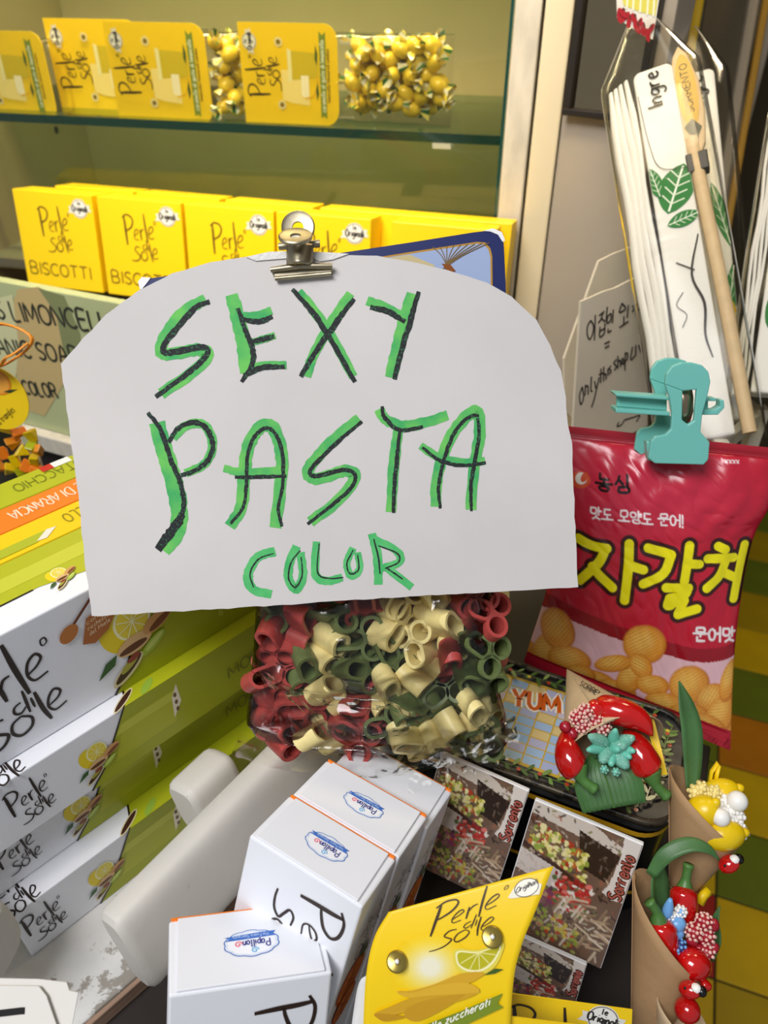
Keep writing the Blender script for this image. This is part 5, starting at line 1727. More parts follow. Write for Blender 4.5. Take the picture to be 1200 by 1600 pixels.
# ------------------------------------------------------------------ picture magnets
MG = Frame(P(836, 1249, 0.492), yaw=-24, lean=26)
def magnet(tl, tr, br, z, label, seed, bl=None):
    a, b, c_ = MG.uv(*tl, z), MG.uv(*tr, z), MG.uv(*br, z)
    ux = Vector((b[0] - a[0], b[1] - a[1]))
    uy = Vector((c_[0] - b[0], c_[1] - b[1]))
    uy = uy - ux * (uy.dot(ux) / ux.length_squared)
    X_ = MG.X * ux.x + MG.Y * ux.y
    Y_ = -(MG.X * uy.x + MG.Y * uy.y)
    F_ = Frame.axes(MG.w(a[0], a[1], z), X_.normalized(), Y_.normalized(), MG.N)
    W, Hh = X_.length, Y_.length
    t = thing('picture_magnet', label, 'magnet', frame=F_.shift(0, -Hh, 0), group='souvenir picture magnets')
    mb = MB(F_)
    mb.box(0, W, -Hh, 0, -0.004, 0)
    mb.build('tile', 'white_card', t, bevel=0.0008)
    n1, n2 = 110, 150
    mb = MB(F_)
    mb.grid(lambda u, v: (W * (.008 + .984 * u), -Hh * (.006 + .988 * v), 0.0003), n1, n2)
    o = mb.build('picture', 'print_gloss', t)
    A = np.array([(i / n1, j / n2) for j in range(n2 + 1) for i in range(n1 + 1)])
    p = Paint(A[:, 0], A[:, 1] * 1.35, '6b5344')
    r = random.Random(seed)
    nz = np.array([noise.noise((x * 9, y * 9, seed)) for x, y in A])
    p.mix(np.clip(nz, 0, 1) * .6, '8a6a52')
    p.poly([(0, 0), (.55, 0), (.9, .12), (.8, .2), (.0, .12)], 'd8cdbf', .8)
    p.poly([(.45, .1), (.86, .2), (.80, .5), (.55, .45)], '2e221c')
    p.poly([(0, .14), (.5, .30), (.5, .34), (0, .19)], '5f3a28')
    p.poly([(0, .42), (.65, .62), (.65, .67), (0, .48)], '43291e')
    p.poly([(0, .50), (.42, .58), (.38, .80), (0, .72)], 'c9bdb4')
    for q in range(260):
        x, y = r.uniform(.0, .98), r.uniform(.02, 1.34)
        a = r.uniform(0, 3.14)
        l = r.uniform(.02, .06)
        p.stroke([(x, y), (x + l * math.cos(a), y + l * math.sin(a))], r.uniform(.008, .02), r.choice(['3a2a22', '8f7560', 'b9a48c', '5a4436', '9a5a44', '7a7a4a', 'cdbfae', '42352e']), soft=.01, smooth=0)
    p.poly([(.45, .1), (.86, .2), (.80, .5), (.55, .45)], '2e221c', .75)
    p.poly([(0, .50), (.42, .58), (.38, .80), (0, .72)], 'c9bdb4', .7)
    for q in range(150):
        x, y = r.uniform(.06, .62), r.uniform(.16, .42)
        y += x * .25
        p.ell(x, y, r.uniform(.015, .035), r.uniform(.012, .03), r.uniform(0, 180), r.choice(['b7b04a', '8a9a3c', 'd9cf7a', 'b5662c', 'e0d49a', 'a33a24', '6b5a2c']), soft=.3)
    for q in range(110):
        x, y = r.uniform(.36, .72), r.uniform(.60, .94)
        p.ell(x, y, r.uniform(.015, .035), r.uniform(.012, .03), r.uniform(0, 180), r.choice(['b5302a', 'c84a3a', '8f221f', 'd9756a', '5a6a34', 'e3d9cc']), soft=.3)
    for q in range(110):
        x, y = r.uniform(.02, .4), r.uniform(.78, 1.2)
        p.ell(x, y, r.uniform(.02, .04), r.uniform(.012, .03), r.uniform(0, 180), r.choice(['7d3a56', '9a5a6a', '5a2f44', '8a7a3a', '4f5a30', 'b5906a']), soft=.3)
    for q in range(46):
        x, y = r.uniform(.42, .95), r.uniform(.75, 1.25)
        dx, dy = r.choice([(.14, .05), (-.04, .14), (.12, -.03)])
        p.stroke([(x, y), (x + dx, y + dy)], .022, r.choice(['b59a7c', 'cdb79a', '8f7558', 'd8c8b2']), soft=.01, smooth=0)
    for q in range(60):
        x, y = r.uniform(.2, .75), r.uniform(1.02, 1.32)
        p.ell(x, y, .025, .018, r.uniform(0, 180), r.choice(['8f9a3a', 'c9b54a', 'b5462c', 'a5a05a']), soft=.3)
    p.poly([(.84, .0), (1, .0), (1, .62), (.90, .64), (.80, .60), (.84, .5), (.86, .2)], 'ddd4cb', .92)
    paint_mesh(o, p.c)
    mb = MB(lambda q: F_.w(q[0], q[1], q[2] + 0.0005))
    for w_, c_ in ((.0026, '3a1a14'), (.0012, 'a8564a')):
        text(mb, 'Sorrento', (W * .965, -Hh * .46), (0, W * .12), (-W * .11, 0), w_, c_, fit=Hh * .34)
    mb.build('place_name', 'print_gloss', t)
magnet((836, 1249), (1006, 1320), (950, 1520), 0.0, 'souvenir picture magnet in full view on the front of the tin', 5)
magnet((690, 1176), (827, 1236), (790, 1420), -0.004, 'souvenir picture magnet next to the white boxes, half behind the yellow card', 5)
magnet((800, 1456), (917, 1508), (890, 1620), 0.010, 'souvenir picture magnet below the others, standing behind the yellow cards', 5)

# ------------------------------------------------------------------ yellow bag cards in front
def cd1(px, py):
    t_ = (py - 1353) / 247
    return .398 - .030 * t_ + .018 * t_ * t_ - .00004 * (px - 700)
yc = thing('peel_bag', 'curled yellow card of a candied peel bag with two brass rivets', 'bag', P(690, 1640, .39))
L1 = cr([(607, 1425), (586, 1462), (574, 1510), (569, 1570), (566, 1680)], 8)
R1 = cr([(865, 1353), (838, 1420), (814, 1480), (801, 1545), (795, 1680)], 8)
def ypt(u, v, dz=0.0):
    k = v * (len(L1) - 1)
    i = min(int(k), len(L1) - 2)
    f_ = k - i
    px = (L1[i][0] * (1 - f_) + L1[i + 1][0] * f_) * (1 - u) + (R1[i][0] * (1 - f_) + R1[i + 1][0] * f_) * u
    py = (L1[i][1] * (1 - f_) + L1[i + 1][1] * f_) * (1 - u) + (R1[i][1] * (1 - f_) + R1[i + 1][1] * f_) * u
    return P(px, py, cd1(px, py) + dz)
mb = MB()
mb.grid(lambda u, v: ypt(u, v), 24, 32)
mb.build('header_card', 'yellow_card', yc, smooth=True, solid=0.0008)
YC = lambda x, y: (560 + x / 3.75, 1340 + y / 3.75)
mb = MB(lambda p: P(p[0], p[1], cd1(p[0], p[1]) - 0.0006 - p[2]))
o_ = YC(420, 455); e_ = YC(830, 300)
ux = ((e_[0] - o_[0]) / 1.32, (e_[1] - o_[1]) / 1.32)
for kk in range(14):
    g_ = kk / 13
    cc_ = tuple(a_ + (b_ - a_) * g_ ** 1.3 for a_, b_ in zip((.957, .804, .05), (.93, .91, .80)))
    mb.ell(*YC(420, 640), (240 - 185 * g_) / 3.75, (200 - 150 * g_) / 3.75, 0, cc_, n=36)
logo(mb, YC(420, 455), (72, -24), (20, -50), '3a2410', 1.0)
SQ = [YC(*p) for p in ((875, 235), (920, 165), (1060, 150), (1075, 155), (1060, 215), (900, 240))]
mb.fill(SQ, 'e9e4d0')
x, y = YC(985, 176)
mb.ell(x, y, 20, 14, -22, '4a4030', n=28); mb.ell(x, y, 18.6, 12.8, -22, 'f0ecdd', n=28)
text(mb, 'Originali', (x - 17, y + 9), (9, -4.2), (2.6, -9), 1.3, '2a2418', fit=36)
text(mb, 'le', (x + 1, y - 4), (5, -2), (1.6, -5), 0.8, '2a2418')
lq = [YC(*p) for p in ((560, 600), (575, 535), (840, 500), (845, 545), (815, 620), (740, 680), (650, 690), (590, 660))]
mb.fill([YC(*p) for p in cr([(558, 605), (572, 535), (700, 540), (845, 498), (842, 560), (800, 640), (720, 690), (640, 690), (580, 655)], 5, True)], 'e0d04a')
mb.fill([YC(*p) for p in cr([(572, 600), (582, 548), (700, 552), (828, 516), (822, 565), (780, 630), (715, 668), (645, 668), (592, 640)], 5, True)], 'f3ecb4')
mb.fill([YC(*p) for p in cr([(582, 598), (592, 556), (700, 560), (818, 524), (810, 565), (770, 620), (712, 655), (648, 655), (600, 632)], 5, True)], 'b9b216')
for tx_, ty_ in ((600, 620), (650, 660), (710, 660), (765, 620), (805, 570)):
    mb.ribbon([YC(705, 556), YC(tx_, ty_)], 1.6, 'e8e08a')
mb.fill([YC(*p) for p in ((735, 690), (800, 650), (850, 655), (800, 680))], '3d5a1e')
for pl, c_ in (([(225, 785), (310, 780), (450, 740), (600, 680), (720, 670), (730, 690), (640, 740), (520, 770), (380, 815), (310, 825)], 'd3a324'), ([(225, 790), (330, 790), (480, 745), (640, 735), (710, 790), (540, 810), (320, 825)], 'dcae2c'),
               ([(95, 915), (170, 880), (320, 820), (470, 805), (600, 800), (700, 795), (560, 850), (360, 880), (180, 930)], 'd0a020'), ([(270, 930), (290, 880), (420, 830), (620, 800), (560, 850), (420, 930), (330, 960)], 'c7961c'), ([(95, 915), (200, 920), (280, 935), (160, 960), (110, 940)], 'c08e18')):
    mb.fill([YC(*p) for p in cr(pl, 3, True)], c_)
mb.fill([YC(*p) for p in ((380, 985), (600, 900), (845, 795), (815, 855), (850, 878), (620, 985), (500, 1040), (380, 1040))], '7b8d22')
text(mb, 'alle zuccherati', YC(395, 1030), (14, -6.2), (2.5, -13.5), 1.9, 'f4f2e2', fit=108)
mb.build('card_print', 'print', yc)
for (x, y) in ((620, 1502.5), (769, 1464)):
    c = P(x, y, cd1(x, y) - .0032)
    n_ = (EYE - c).normalized() * .8 + Vector((0.1, -.1, .55))
    ax = n_.normalized()
    u_ = ax.cross(Vector((0, 0, 1))).normalized()
    v_ = ax.cross(u_)
    mb = MB()
    prof = [(.0012, .0010), (.0020, .0006), (.0045, .0009), (.0052, .0004), (.0052, -.0004)]
    n = 24
    vs = [c + (u_ * math.cos(6.2832 * i / n) + v_ * math.sin(6.2832 * i / n)) * r + ax * z for i in range(n) for r, z in prof]
    m_ = len(prof)
    mb.add(vs, [(i * m_ + k, i * m_ + k + 1, ((i + 1) % n) * m_ + k + 1, ((i + 1) % n) * m_ + k) for i in range(n) for k in range(m_ - 1)])
    rv = mb.build('rivet', 'brass', yc, smooth=True)
    mb = MB()
    mb.ball(c + ax * .0002, .0013)
    mb.build('rivet_core', 'white_card', rv, smooth=True)
L2 = cr([(622, 1424), (596, 1470), (576, 1520), (558, 1546), (540, 1680)], 8)
mb = MB()
def bpt(u, v):
    k = v * (len(L2) - 1)
    i = min(int(k), len(L2) - 2)
    f_ = k - i
    px = L2[i][0] * (1 - f_) + L2[i + 1][0] * f_
    py = L2[i][1] * (1 - f_) + L2[i + 1][1] * f_
    px += (690 - px) * u
    return P(px, py, cd1(px, py) + .004 + .012 * v)
mb.grid(bpt, 14, 24)
mb.build('card_back', 'white_card', yc, smooth=True, solid=.0006)
yc2 = thing('peel_bag', 'yellow card of a sweets bag standing low behind the curled yellow card', 'bag', P(890, 1660, .43))
F2 = Frame(P(890, 1590, .415), yaw=-10, lean=25)
mb = MB(F2)
mb.prism([F2.uv(*p) for p in ((798, 1553), (988, 1579), (984, 1680), (785, 1680))], -.001, 0)
mb.build('header_card', 'yellow_card', yc2)
mb = MB(lambda p: F2.w(p[0], p[1], p[2] + .0003))
o_ = F2.uv(803, 1628); a = F2.uv(900, 1641); b = F2.uv(806, 1570)
logo(mb, o_, ((a[0] - o_[0]) / 1.2, (a[1] - o_[1]) / 1.2), (b[0] - o_[0], b[1] - o_[1]), '2e1c0c')
seal(mb, *F2.uv(942, 1592), .0085, rot=-8)
mb.build('card_print', 'print', yc2)
yc3 = thing('peel_bag', 'small yellow card edge peeking up below the other yellow cards', 'bag', P(800, 1690, .385))
F3 = Frame(P(800, 1600, .385), yaw=-6, lean=28)
mb = MB(F3)
mb.prism([F3.uv(*p) for p in ((786, 1588), (850, 1596), (900, 1602), (900, 1690), (786, 1690))], -.001, 0)
mb.build('header_card', 'yellow_card', yc3)
# ------------------------------------------------------------------ paper cones of lucky charms
def pepper(par, pts, rmax, stem=None, d=None, tip_last=True, name='pepper'):
    c = cr([tuple(p) for p in pts], 6)
    n = len(c)
    rad = []
    for i in range(n):
        t_ = i / (n - 1)
        rad.append(rmax * max(.06, (min(1, .55 + 2.6 * t_) if t_ < .25 else 1.0) * (1 - max(0, (t_ - .35) / .65) ** 2.2 * .93)))
    rad[0] *= .5
    mb = MB()
    mb.tube(c, rad, 16)
    o = mb.build(name, 'pepper_red', par, smooth=True)
    if stem:
        c = cr([tuple(p) for p in stem], 6)
        n = len(c)
        mb = MB()
        mb.tube(c, [rmax * (.75 - .42 * min(1, 2.2 * i / (n - 1)) + (.06 if i > n - 3 else 0)) for i in range(n)], 12)
        mb.build('stem', 'pepper_stem', o, smooth=True)
    return o
def cluster(par, c, n, r, spread, seed, mats=('berry_red', 'berry_pearl')):
    """A knobbly berry: a core with small kernels on it."""
    r_ = random.Random(seed)
    mb = MB()
    mb.ball(c, spread, seg=10, rings=7, mi=0)
    for i in range(n):
        z = 1 - 2 * (i + .5) / n
        a = i * 2.39996
        q = math.sqrt(1 - z * z)
        mb.ball(c + Vector((q * math.cos(a), q * math.sin(a), z)) * spread, r * r_.uniform(.8, 1.1), seg=6, rings=4, mi=1)
    return mb.build('berry', list(mats), par, smooth=True)
def pod(par, a, b, r, m_, name='pod'):
    a, b = Vector(a), Vector(b)
    mb = MB()
    n = 8
    pts = [a + (b - a) * (i / n) for i in range(n + 1)]
    rad = [r * max(.08, math.sin(math.pi * (.08 + .86 * (i / n) ** .7)) ** .7) for i in range(n + 1)]
    mb.tube(pts, rad, 10)
    return mb.build(name, m_, par, smooth=True)
def leaf(par, mid, widths, nrm, m_='silk_leaf', fold=.25, name='leaf'):
    """Blade along the points 'mid', with half widths and a folded midrib."""
    mid = [Vector(p) for p in cr([tuple(p) for p in mid], 5)]
    widths = [max(.0002, p[0]) for p in cr([(w_, 0.0) for w_ in widths], 5)]
    nrm = Vector(nrm).normalized()
    mb = MB()
    vs = []
    n = len(mid)
    for i in range(n):
        t_ = (mid[min(n - 1, i + 1)] - mid[max(0, i - 1)]).normalized()
        s_ = t_.cross(nrm).normalized()
        for k in (-1, -.5, 0, .5, 1):
            vs.append(mid[i] + s_ * widths[i] * k + nrm * (abs(k) * widths[i] * fold))
    mb.add(vs, [(i * 5 + k, i * 5 + k + 1, (i + 1) * 5 + k + 1, (i + 1) * 5 + k) for i in range(n - 1) for k in range(4)])
    o = mb.build(name, m_, par, smooth=True, solid=.0004)
    return o
def cone(par, apex, ctr, r, up, long=.15, m_='kraft', flat=1.0):
    ax = (ctr - apex)
    L_ = ax.length
    ax = ax / L_
    u_ = (up - ax * up.dot(ax)).normalized()
    v_ = ax.cross(u_)
    mb = MB()
    def fn(u, v):
        a = u * 6.2832 * 1.03
        k = v * (1 + long * math.cos(a))
        rr = r * k * (1 + .03 * u)
        return apex + ax * (L_ * k) + u_ * (rr * math.cos(a)) + v_ * (rr * math.sin(a) * flat)
    mb.grid(fn, 44, 12)
    mb.build('paper_cone', m_, par, smooth=True, solid=.0006)

# cone lying on the tin
c1 = thing('charm_cone', 'kraft paper cone of red peppers and mint pods lying on the tin lid', 'charm bouquet', P(958, 1180, .53), group='paper cones of charms')
apx, ctr = P(886, 1046, .580), P(957, 1172, .512)
cone(c1, apx, ctr, .0345, Vector((-.3, .5, 1)), long=.10, m_='kraft_light')
V = lambda x, y, d: P(x, y, d)
pepper(c1, [V(928, 1106, .505), V(960, 1110, .495), V(998, 1124, .49), V(1020, 1150, .487)], .0092)
pod(c1, V(920, 1108, .497), V(946, 1106, .492), .0062, 'pepper_red', 'pepper_bud')
pepper(c1, [V(906, 1205, .487), V(893, 1192, .488), V(886, 1168, .492), V(884, 1136, .50)], .0096, [V(902, 1200, .486), V(912, 1220, .483), V(930, 1234, .482)])
pepper(c1, [V(1018, 1210, .487), V(1005, 1188, .488), V(990, 1160, .494), V(975, 1140, .505)], .0100, [V(1016, 1206, .486), V(1026, 1228, .484), V(1043, 1245, .483)])
for i, (x, y) in enumerate(((902, 1122), (915, 1112), (911, 1134), (942, 1136), (932, 1128))):
    cluster(c1, V(x, y, .492), 34, .0013, .0048, i)
for (x, y) in ((895, 1146), (884, 1136), (925, 1138)):
    pod(c1, V(x - 4, y - 5, .496), V(x + 4, y + 6, .49), .0040, 'berry_red', 'berry')
m0 = V(955, 1166, .497)
for (x, y, m_, r_) in ((921, 1150, 'mint_glitter', .0046), (918, 1172, 'mint_pod', .0038), (962, 1140, 'mint_pod', .0036), (990, 1152, 'mint_glitter', .0046), (992, 1174, 'mint_pod', .0036), (986, 1184, 'mint_pod', .0036),
                       (940, 1190, 'mint_glitter', .0050), (955, 1196, 'mint_pod', .0040), (980, 1200, 'mint_glitter', .0056), (976, 1165, 'mint_glitter', .0050), (966, 1172, 'mint_pod', .0036)):
    q = V(x, y, .480)
    pod(c1, m0 * .8 + q * .2, q, r_, m_)
for (x, y) in ((944, 1202), (962, 1206)):
    cluster(c1, V(x, y, .482), 14, .0010, .0022, x, ('mint_pod', 'mint_glitter'))
lf = [V(935, 1175, .502), V(942, 1200, .494), V(950, 1225, .490), V(960, 1262, .487)]
lo_ = leaf(c1, lf, [.006, .017, .021, .020], (EYE - lf[2]), fold=.12)
mb = MB()
tw = (EYE - lf[2]).normalized()
for k in range(-6, 7):
    s_ = (lf[3] - lf[0]).cross(tw).normalized()
    h_ = [p + s_ * (w_ * k / 6.5) + tw * (abs(k / 6.5) * w_ * .12 + .0006) for p, w_ in zip(lf, [.006, .017, .021, .020])]
    mb.tube(h_, .00022 if k else .0006, 5)
mb.build('leaf_veins', 'pepper_stem', lo_)
mb = MB()
for k in range(5):
    mb.tube([V(925 + k * 3, 1150, .505), V(930 + k * 3, 1185, .497)], .0012, 6)
mb.build('ribbon_tuft', 'silk_leaf', c1, smooth=True)
mb = MB()
mb.add([V(1006, 1118, .505), V(1022, 1124, .502), V(1043, 1210, .492), V(1032, 1212, .492)], [(0, 1, 2, 3)])
mb.build('yellow_tag', 'yellow_card', c1, solid=.0006)
# handwriting on the paper
mb = MB(lambda p: P(p[0], p[1], .5525 - .00078 * (p[1] - 1050) - p[2]))
text(mb, 'SORRENTO', (905, 1070), (9, 5.4), (4.2, -6.5), 1.3, '2a2420', fit=52)
mb.build('handwriting', 'print_matte', c1)

# cone with lemons beside the tin
c2 = thing('charm_cone', 'kraft paper cone with three lemons and white pods, ladybird on its rim', 'charm bouquet', P(1075, 1420, .485), group='paper cones of charms')
apx, ctr = P(1046, 1440, .492), P(1112, 1262, .480)
cone(c2, apx, ctr, .0255, Vector((-.4, .7, .6)), long=.16)
for (x, y, d, r3, rz) in ((1096, 1270, .470, (.0098, .0098, .0125), .5), (1128, 1304, .466, (.0096, .0096, .0135), 1.4), (1125, 1238, .484, (.0085, .0085, .012), 1.2)):
    mb = MB()
    c = V(x, y, d)
    R3 = Matrix.Rotation(rz, 3, 'Y')
    mb.ball(c, r3, R3, 18, 12)
    mb.ball(c + R3 @ Vector((0, 0, r3[2] * .95)), (.003, .003, .0035), R3, 8, 6)
    mb.build('lemon', 'lemon_skin', c2, smooth=True)
rw = random.Random(8)
for i, (x, y) in enumerate(((1122, 1262), (1135, 1252), (1142, 1268), (1150, 1258), (1140, 1280), (1152, 1275), (1158, 1300), (1152, 1288), (1130, 1272))):
    cluster(c2, V(x, y, .468 + rw.uniform(0, .006)), 16, .0017, .0036, i, ('pod_white', 'pod_white'))
mb = MB()
mb.ball(V(1152, 1252, .468), .0062, seg=14, rings=10)
mb.build('pearl', 'pod_white', c2, smooth=True)
mb = MB()
mb.ball(V(1126, 1277, .462), .0056, seg=14, rings=10)
mb.build('pearl', 'pod_white', c2, smooth=True)
for i, (x, y) in enumerate(((1086, 1238), (1096, 1232), (1106, 1240), (1116, 1238))):
    cluster(c2, V(x, y, .478), 18, .0016, .0038, i, ('pod_cream', 'pod_cream'))
mb = MB()
mb.tube([V(1108, 1226, .49), V(1112, 1205, .49), V(1122, 1192, .489), V(1123, 1196, .489), V(1117, 1222, .488)], .0012, 6, flat=3)
mb.build('yellow_loop', 'yellow_card', c2, smooth=True)
lf = [V(1080, 1235, .492), V(1080, 1190, .496), V(1078, 1140, .498), V(1070, 1100, .50), V(1061, 1064, .503)]
leaf(c2, lf, [.004, .0065, .0075, .0055, .0005], (EYE - lf[2]) + Vector((.3, 0, 0)), fold=.3)
lb = V(1139, 1350, .462)
def ladybird(par, c, r, ax):
    ax = ax.normalized()
    rot = ax.to_track_quat('X', 'Z').to_matrix()
    mb = MB()
    mb.ball(c, (r * 1.15, r * .9, r * .8), rot, 14, 10)
    o = mb.build('ladybird', 'pepper_red', par, smooth=True)
    mb = MB()
    mb.ball(c + ax * r * 1.15, (r * .5, r * .55, r * .5), rot, 10, 8)
    mb.build('ladybird_head', 'black_plastic', o, smooth=True)
    mb = MB()
    mb.ball(c + ax * r * .45 + Vector((0, 0, r * .45)), (r * .55, r * .5, r * .45), rot, 10, 8)
    mb.build('white_wing', 'pod_white', o, smooth=True)
    tw = (EYE - c).normalized()
    for dx, dz in ((-.5, .1), (-.1, -.35), (.3, -.1)):
        mb = MB()
        q = c + ax * r * dx + Vector((0, 0, r * dz)) + tw * r * .72
        mb.ball(q, r * .15, None, 8, 6)
        mb.build('spot', 'black_plastic', o, smooth=True)
ladybird(c2, lb, .0058, Vector((.8, .2, .45)))

# cone with peppers and blue pods
c3 = thing('charm_cone', 'kraft paper cone with two upright peppers, blue pods and red berries', 'charm bouquet', P(1000, 1640, .47), group='paper cones of charms')
apx, ctr = P(985, 1690, .476), P(1060, 1450, .458)
cone(c3, apx, ctr, .0262, Vector((-.4, .7, .6)), long=.18)
pepper(c3, [V(1034, 1436, .448), V(1035, 1458, .448), V(1044, 1488, .452), V(1058, 1520, .460)], .0084, [V(1030, 1446, .448), V(1026, 1425, .447), V(1014, 1408, .447)])
pepper(c3, [V(1068, 1384, .462), V(1068, 1405, .460), V(1070, 1432, .460), V(1074, 1462, .464)], .0080, [V(1069, 1394, .462), V(1072, 1372, .462), V(1076, 1350, .462)])
mb = MB()
mb.ball(V(1083, 1506, .444), (.0102, .0092, .0088), None, 18, 12)
mb.build('cherry', 'pepper_red', c3, smooth=True)
for i, (x, y) in enumerate(((1046, 1430), (1056, 1436), (1064, 1424))):
    cluster(c3, V(x, y, .452), 22, .0012, .0030, i, ('pod_blue', 'pod_white'))
for a, b, r_ in (((1040, 1436), (1048, 1404), .0032), ((1050, 1446), (1070, 1440), .0048), ((1052, 1456), (1068, 1458), .0046)):
    pod(c3, V(*a, .452), V(*b, .448), r_, 'pod_blue')
cluster(c3, V(1060, 1478, .448), 26, .0012, .0042, 4, ('pod_navy', 'pod_blue'))
pod(c3, V(1050, 1498, .452), V(1062, 1492, .446), .0050, 'pod_navy')
for i, (x, y) in enumerate(((1084, 1456), (1104, 1462), (1104, 1486), (1100, 1440))):
    cluster(c3, V(x, y, .448), 30, .0012, .0046, i + 10)
for a, b in (((1076, 1462), (1088, 1478)), ((1092, 1440), (1096, 1452)), ((1096, 1462), (1100, 1474)), ((1112, 1450), (1118, 1438)), ((1108, 1482), (1122, 1478)), ((1074, 1488), (1086, 1484)), ((1086, 1484), (1098, 1480))):
    pod(c3, V(*a, .450), V(*b, .446), .0036, 'berry_red', 'berry')
lf = [V(1036, 1450, .468), V(1030, 1420, .470), V(1026, 1385, .470), V(1028, 1350, .472)]
leaf(c3, lf, [.005, .010, .009, .004], (EYE - lf[2]) + Vector((.5, 0, 0)), fold=.3)
lf = [V(1016, 1368, .462), V(1040, 1336, .458), V(1075, 1320, .456), V(1105, 1326, .454), V(1124, 1344, .454)]
leaf(c3, lf, [.003, .0045, .0045, .003, .0004], (0, -.2, 1), fold=.1, name='curled_leaf')
lf = [V(1110, 1500, .456), V(1120, 1470, .456), V(1118, 1440, .457), V(1125, 1416, .457)]
leaf(c3, lf, [.002, .003, .0025, .0003], (EYE - lf[2]) + Vector((-.4, 0, 0)), fold=.2)
mb = MB()
mb.tube([V(1092, 1412, .475), V(1098, 1400, .476), V(1106, 1392, .477)], .0030, 6, flat=2)
mb.build('yellow_ribbon', 'yellow_card', c3, smooth=True)

c4 = thing('charm_cone', 'lowest kraft paper cone, a ladybird above its red cherry', 'charm bouquet', P(1040, 1690, .44), group='paper cones of charms')
apx, ctr = P(1030, 1720, .452), P(1072, 1590, .446)
cone(c4, apx, ctr, .0165, Vector((-.2, .7, .6)), long=.12, m_='kraft_light')
mb = MB()
mb.ball(V(1074, 1578, .434), .0072, None, 16, 10)
mb.build('cherry', 'pepper_red', c4, smooth=True)
ladybird(c4, V(1078, 1546, .432), .0056, Vector((.7, -.3, .4)))
pod(c4, V(1094, 1538, .44), V(1112, 1542, .438), .0036, 'pepper_red', 'pepper_bud')

# ------------------------------------------------------------------ white rack behind the crisps packet, with towels
ra, rb, rcn = P(1112, 592, .80), P(1186, 650, .70), P(1118, 706, .625)
zr = (ra.z + rb.z + rcn.z) / 3
ra, rb, rcn = on_z(1104, 594, zr), on_z(1186, 650, zr), on_z(1122, 700, zr)
rd = ra + rcn - rb
rk = thing('towel_rack', 'white wooden rack holding the wrapped tea towels', 'rack', ((ra.x + rcn.x) / 2, (ra.y + rcn.y) / 2, 0))
for a, b in ((ra, rb), (rb, rcn), (rcn, rd), (rd, ra)):
    for zz in (0, -.10):
        mb = MB()
        q = Vector((0, 0, zz))
        ax = (b - a).normalized()
        sd = Vector((-ax.y, ax.x, 0)) * .004
        up = Vector((0, 0, .0075))
        vs = [p + s_ * sd + t_ * up + q for p in (a, b) for s_, t_ in ((-1, -1), (1, -1), (1, 1), (-1, 1))]
        mb.add(vs, [(0, 1, 2, 3), (7, 6, 5, 4), (0, 4, 5, 1), (1, 5, 6, 2), (2, 6, 7, 3), (3, 7, 4, 0)])
        mb.build('rail', 'rack_white', rk, bevel=.001)
for p in (ra, rb, rcn, rd):
    mb = MB()
    mb.box(p.x - .006, p.x + .006, p.y - .006, p.y + .006, 0.0005, zr + .009)
    mb.build('rack_post', 'rack_white', rk, bevel=.001)
mb = MB()
zs = zr - .11
mb.prism([(p.x, p.y) for p in (ra, rb, rcn, rd)], zs - .01, zs)
mb.build('rack_shelf', 'rack_white', rk)

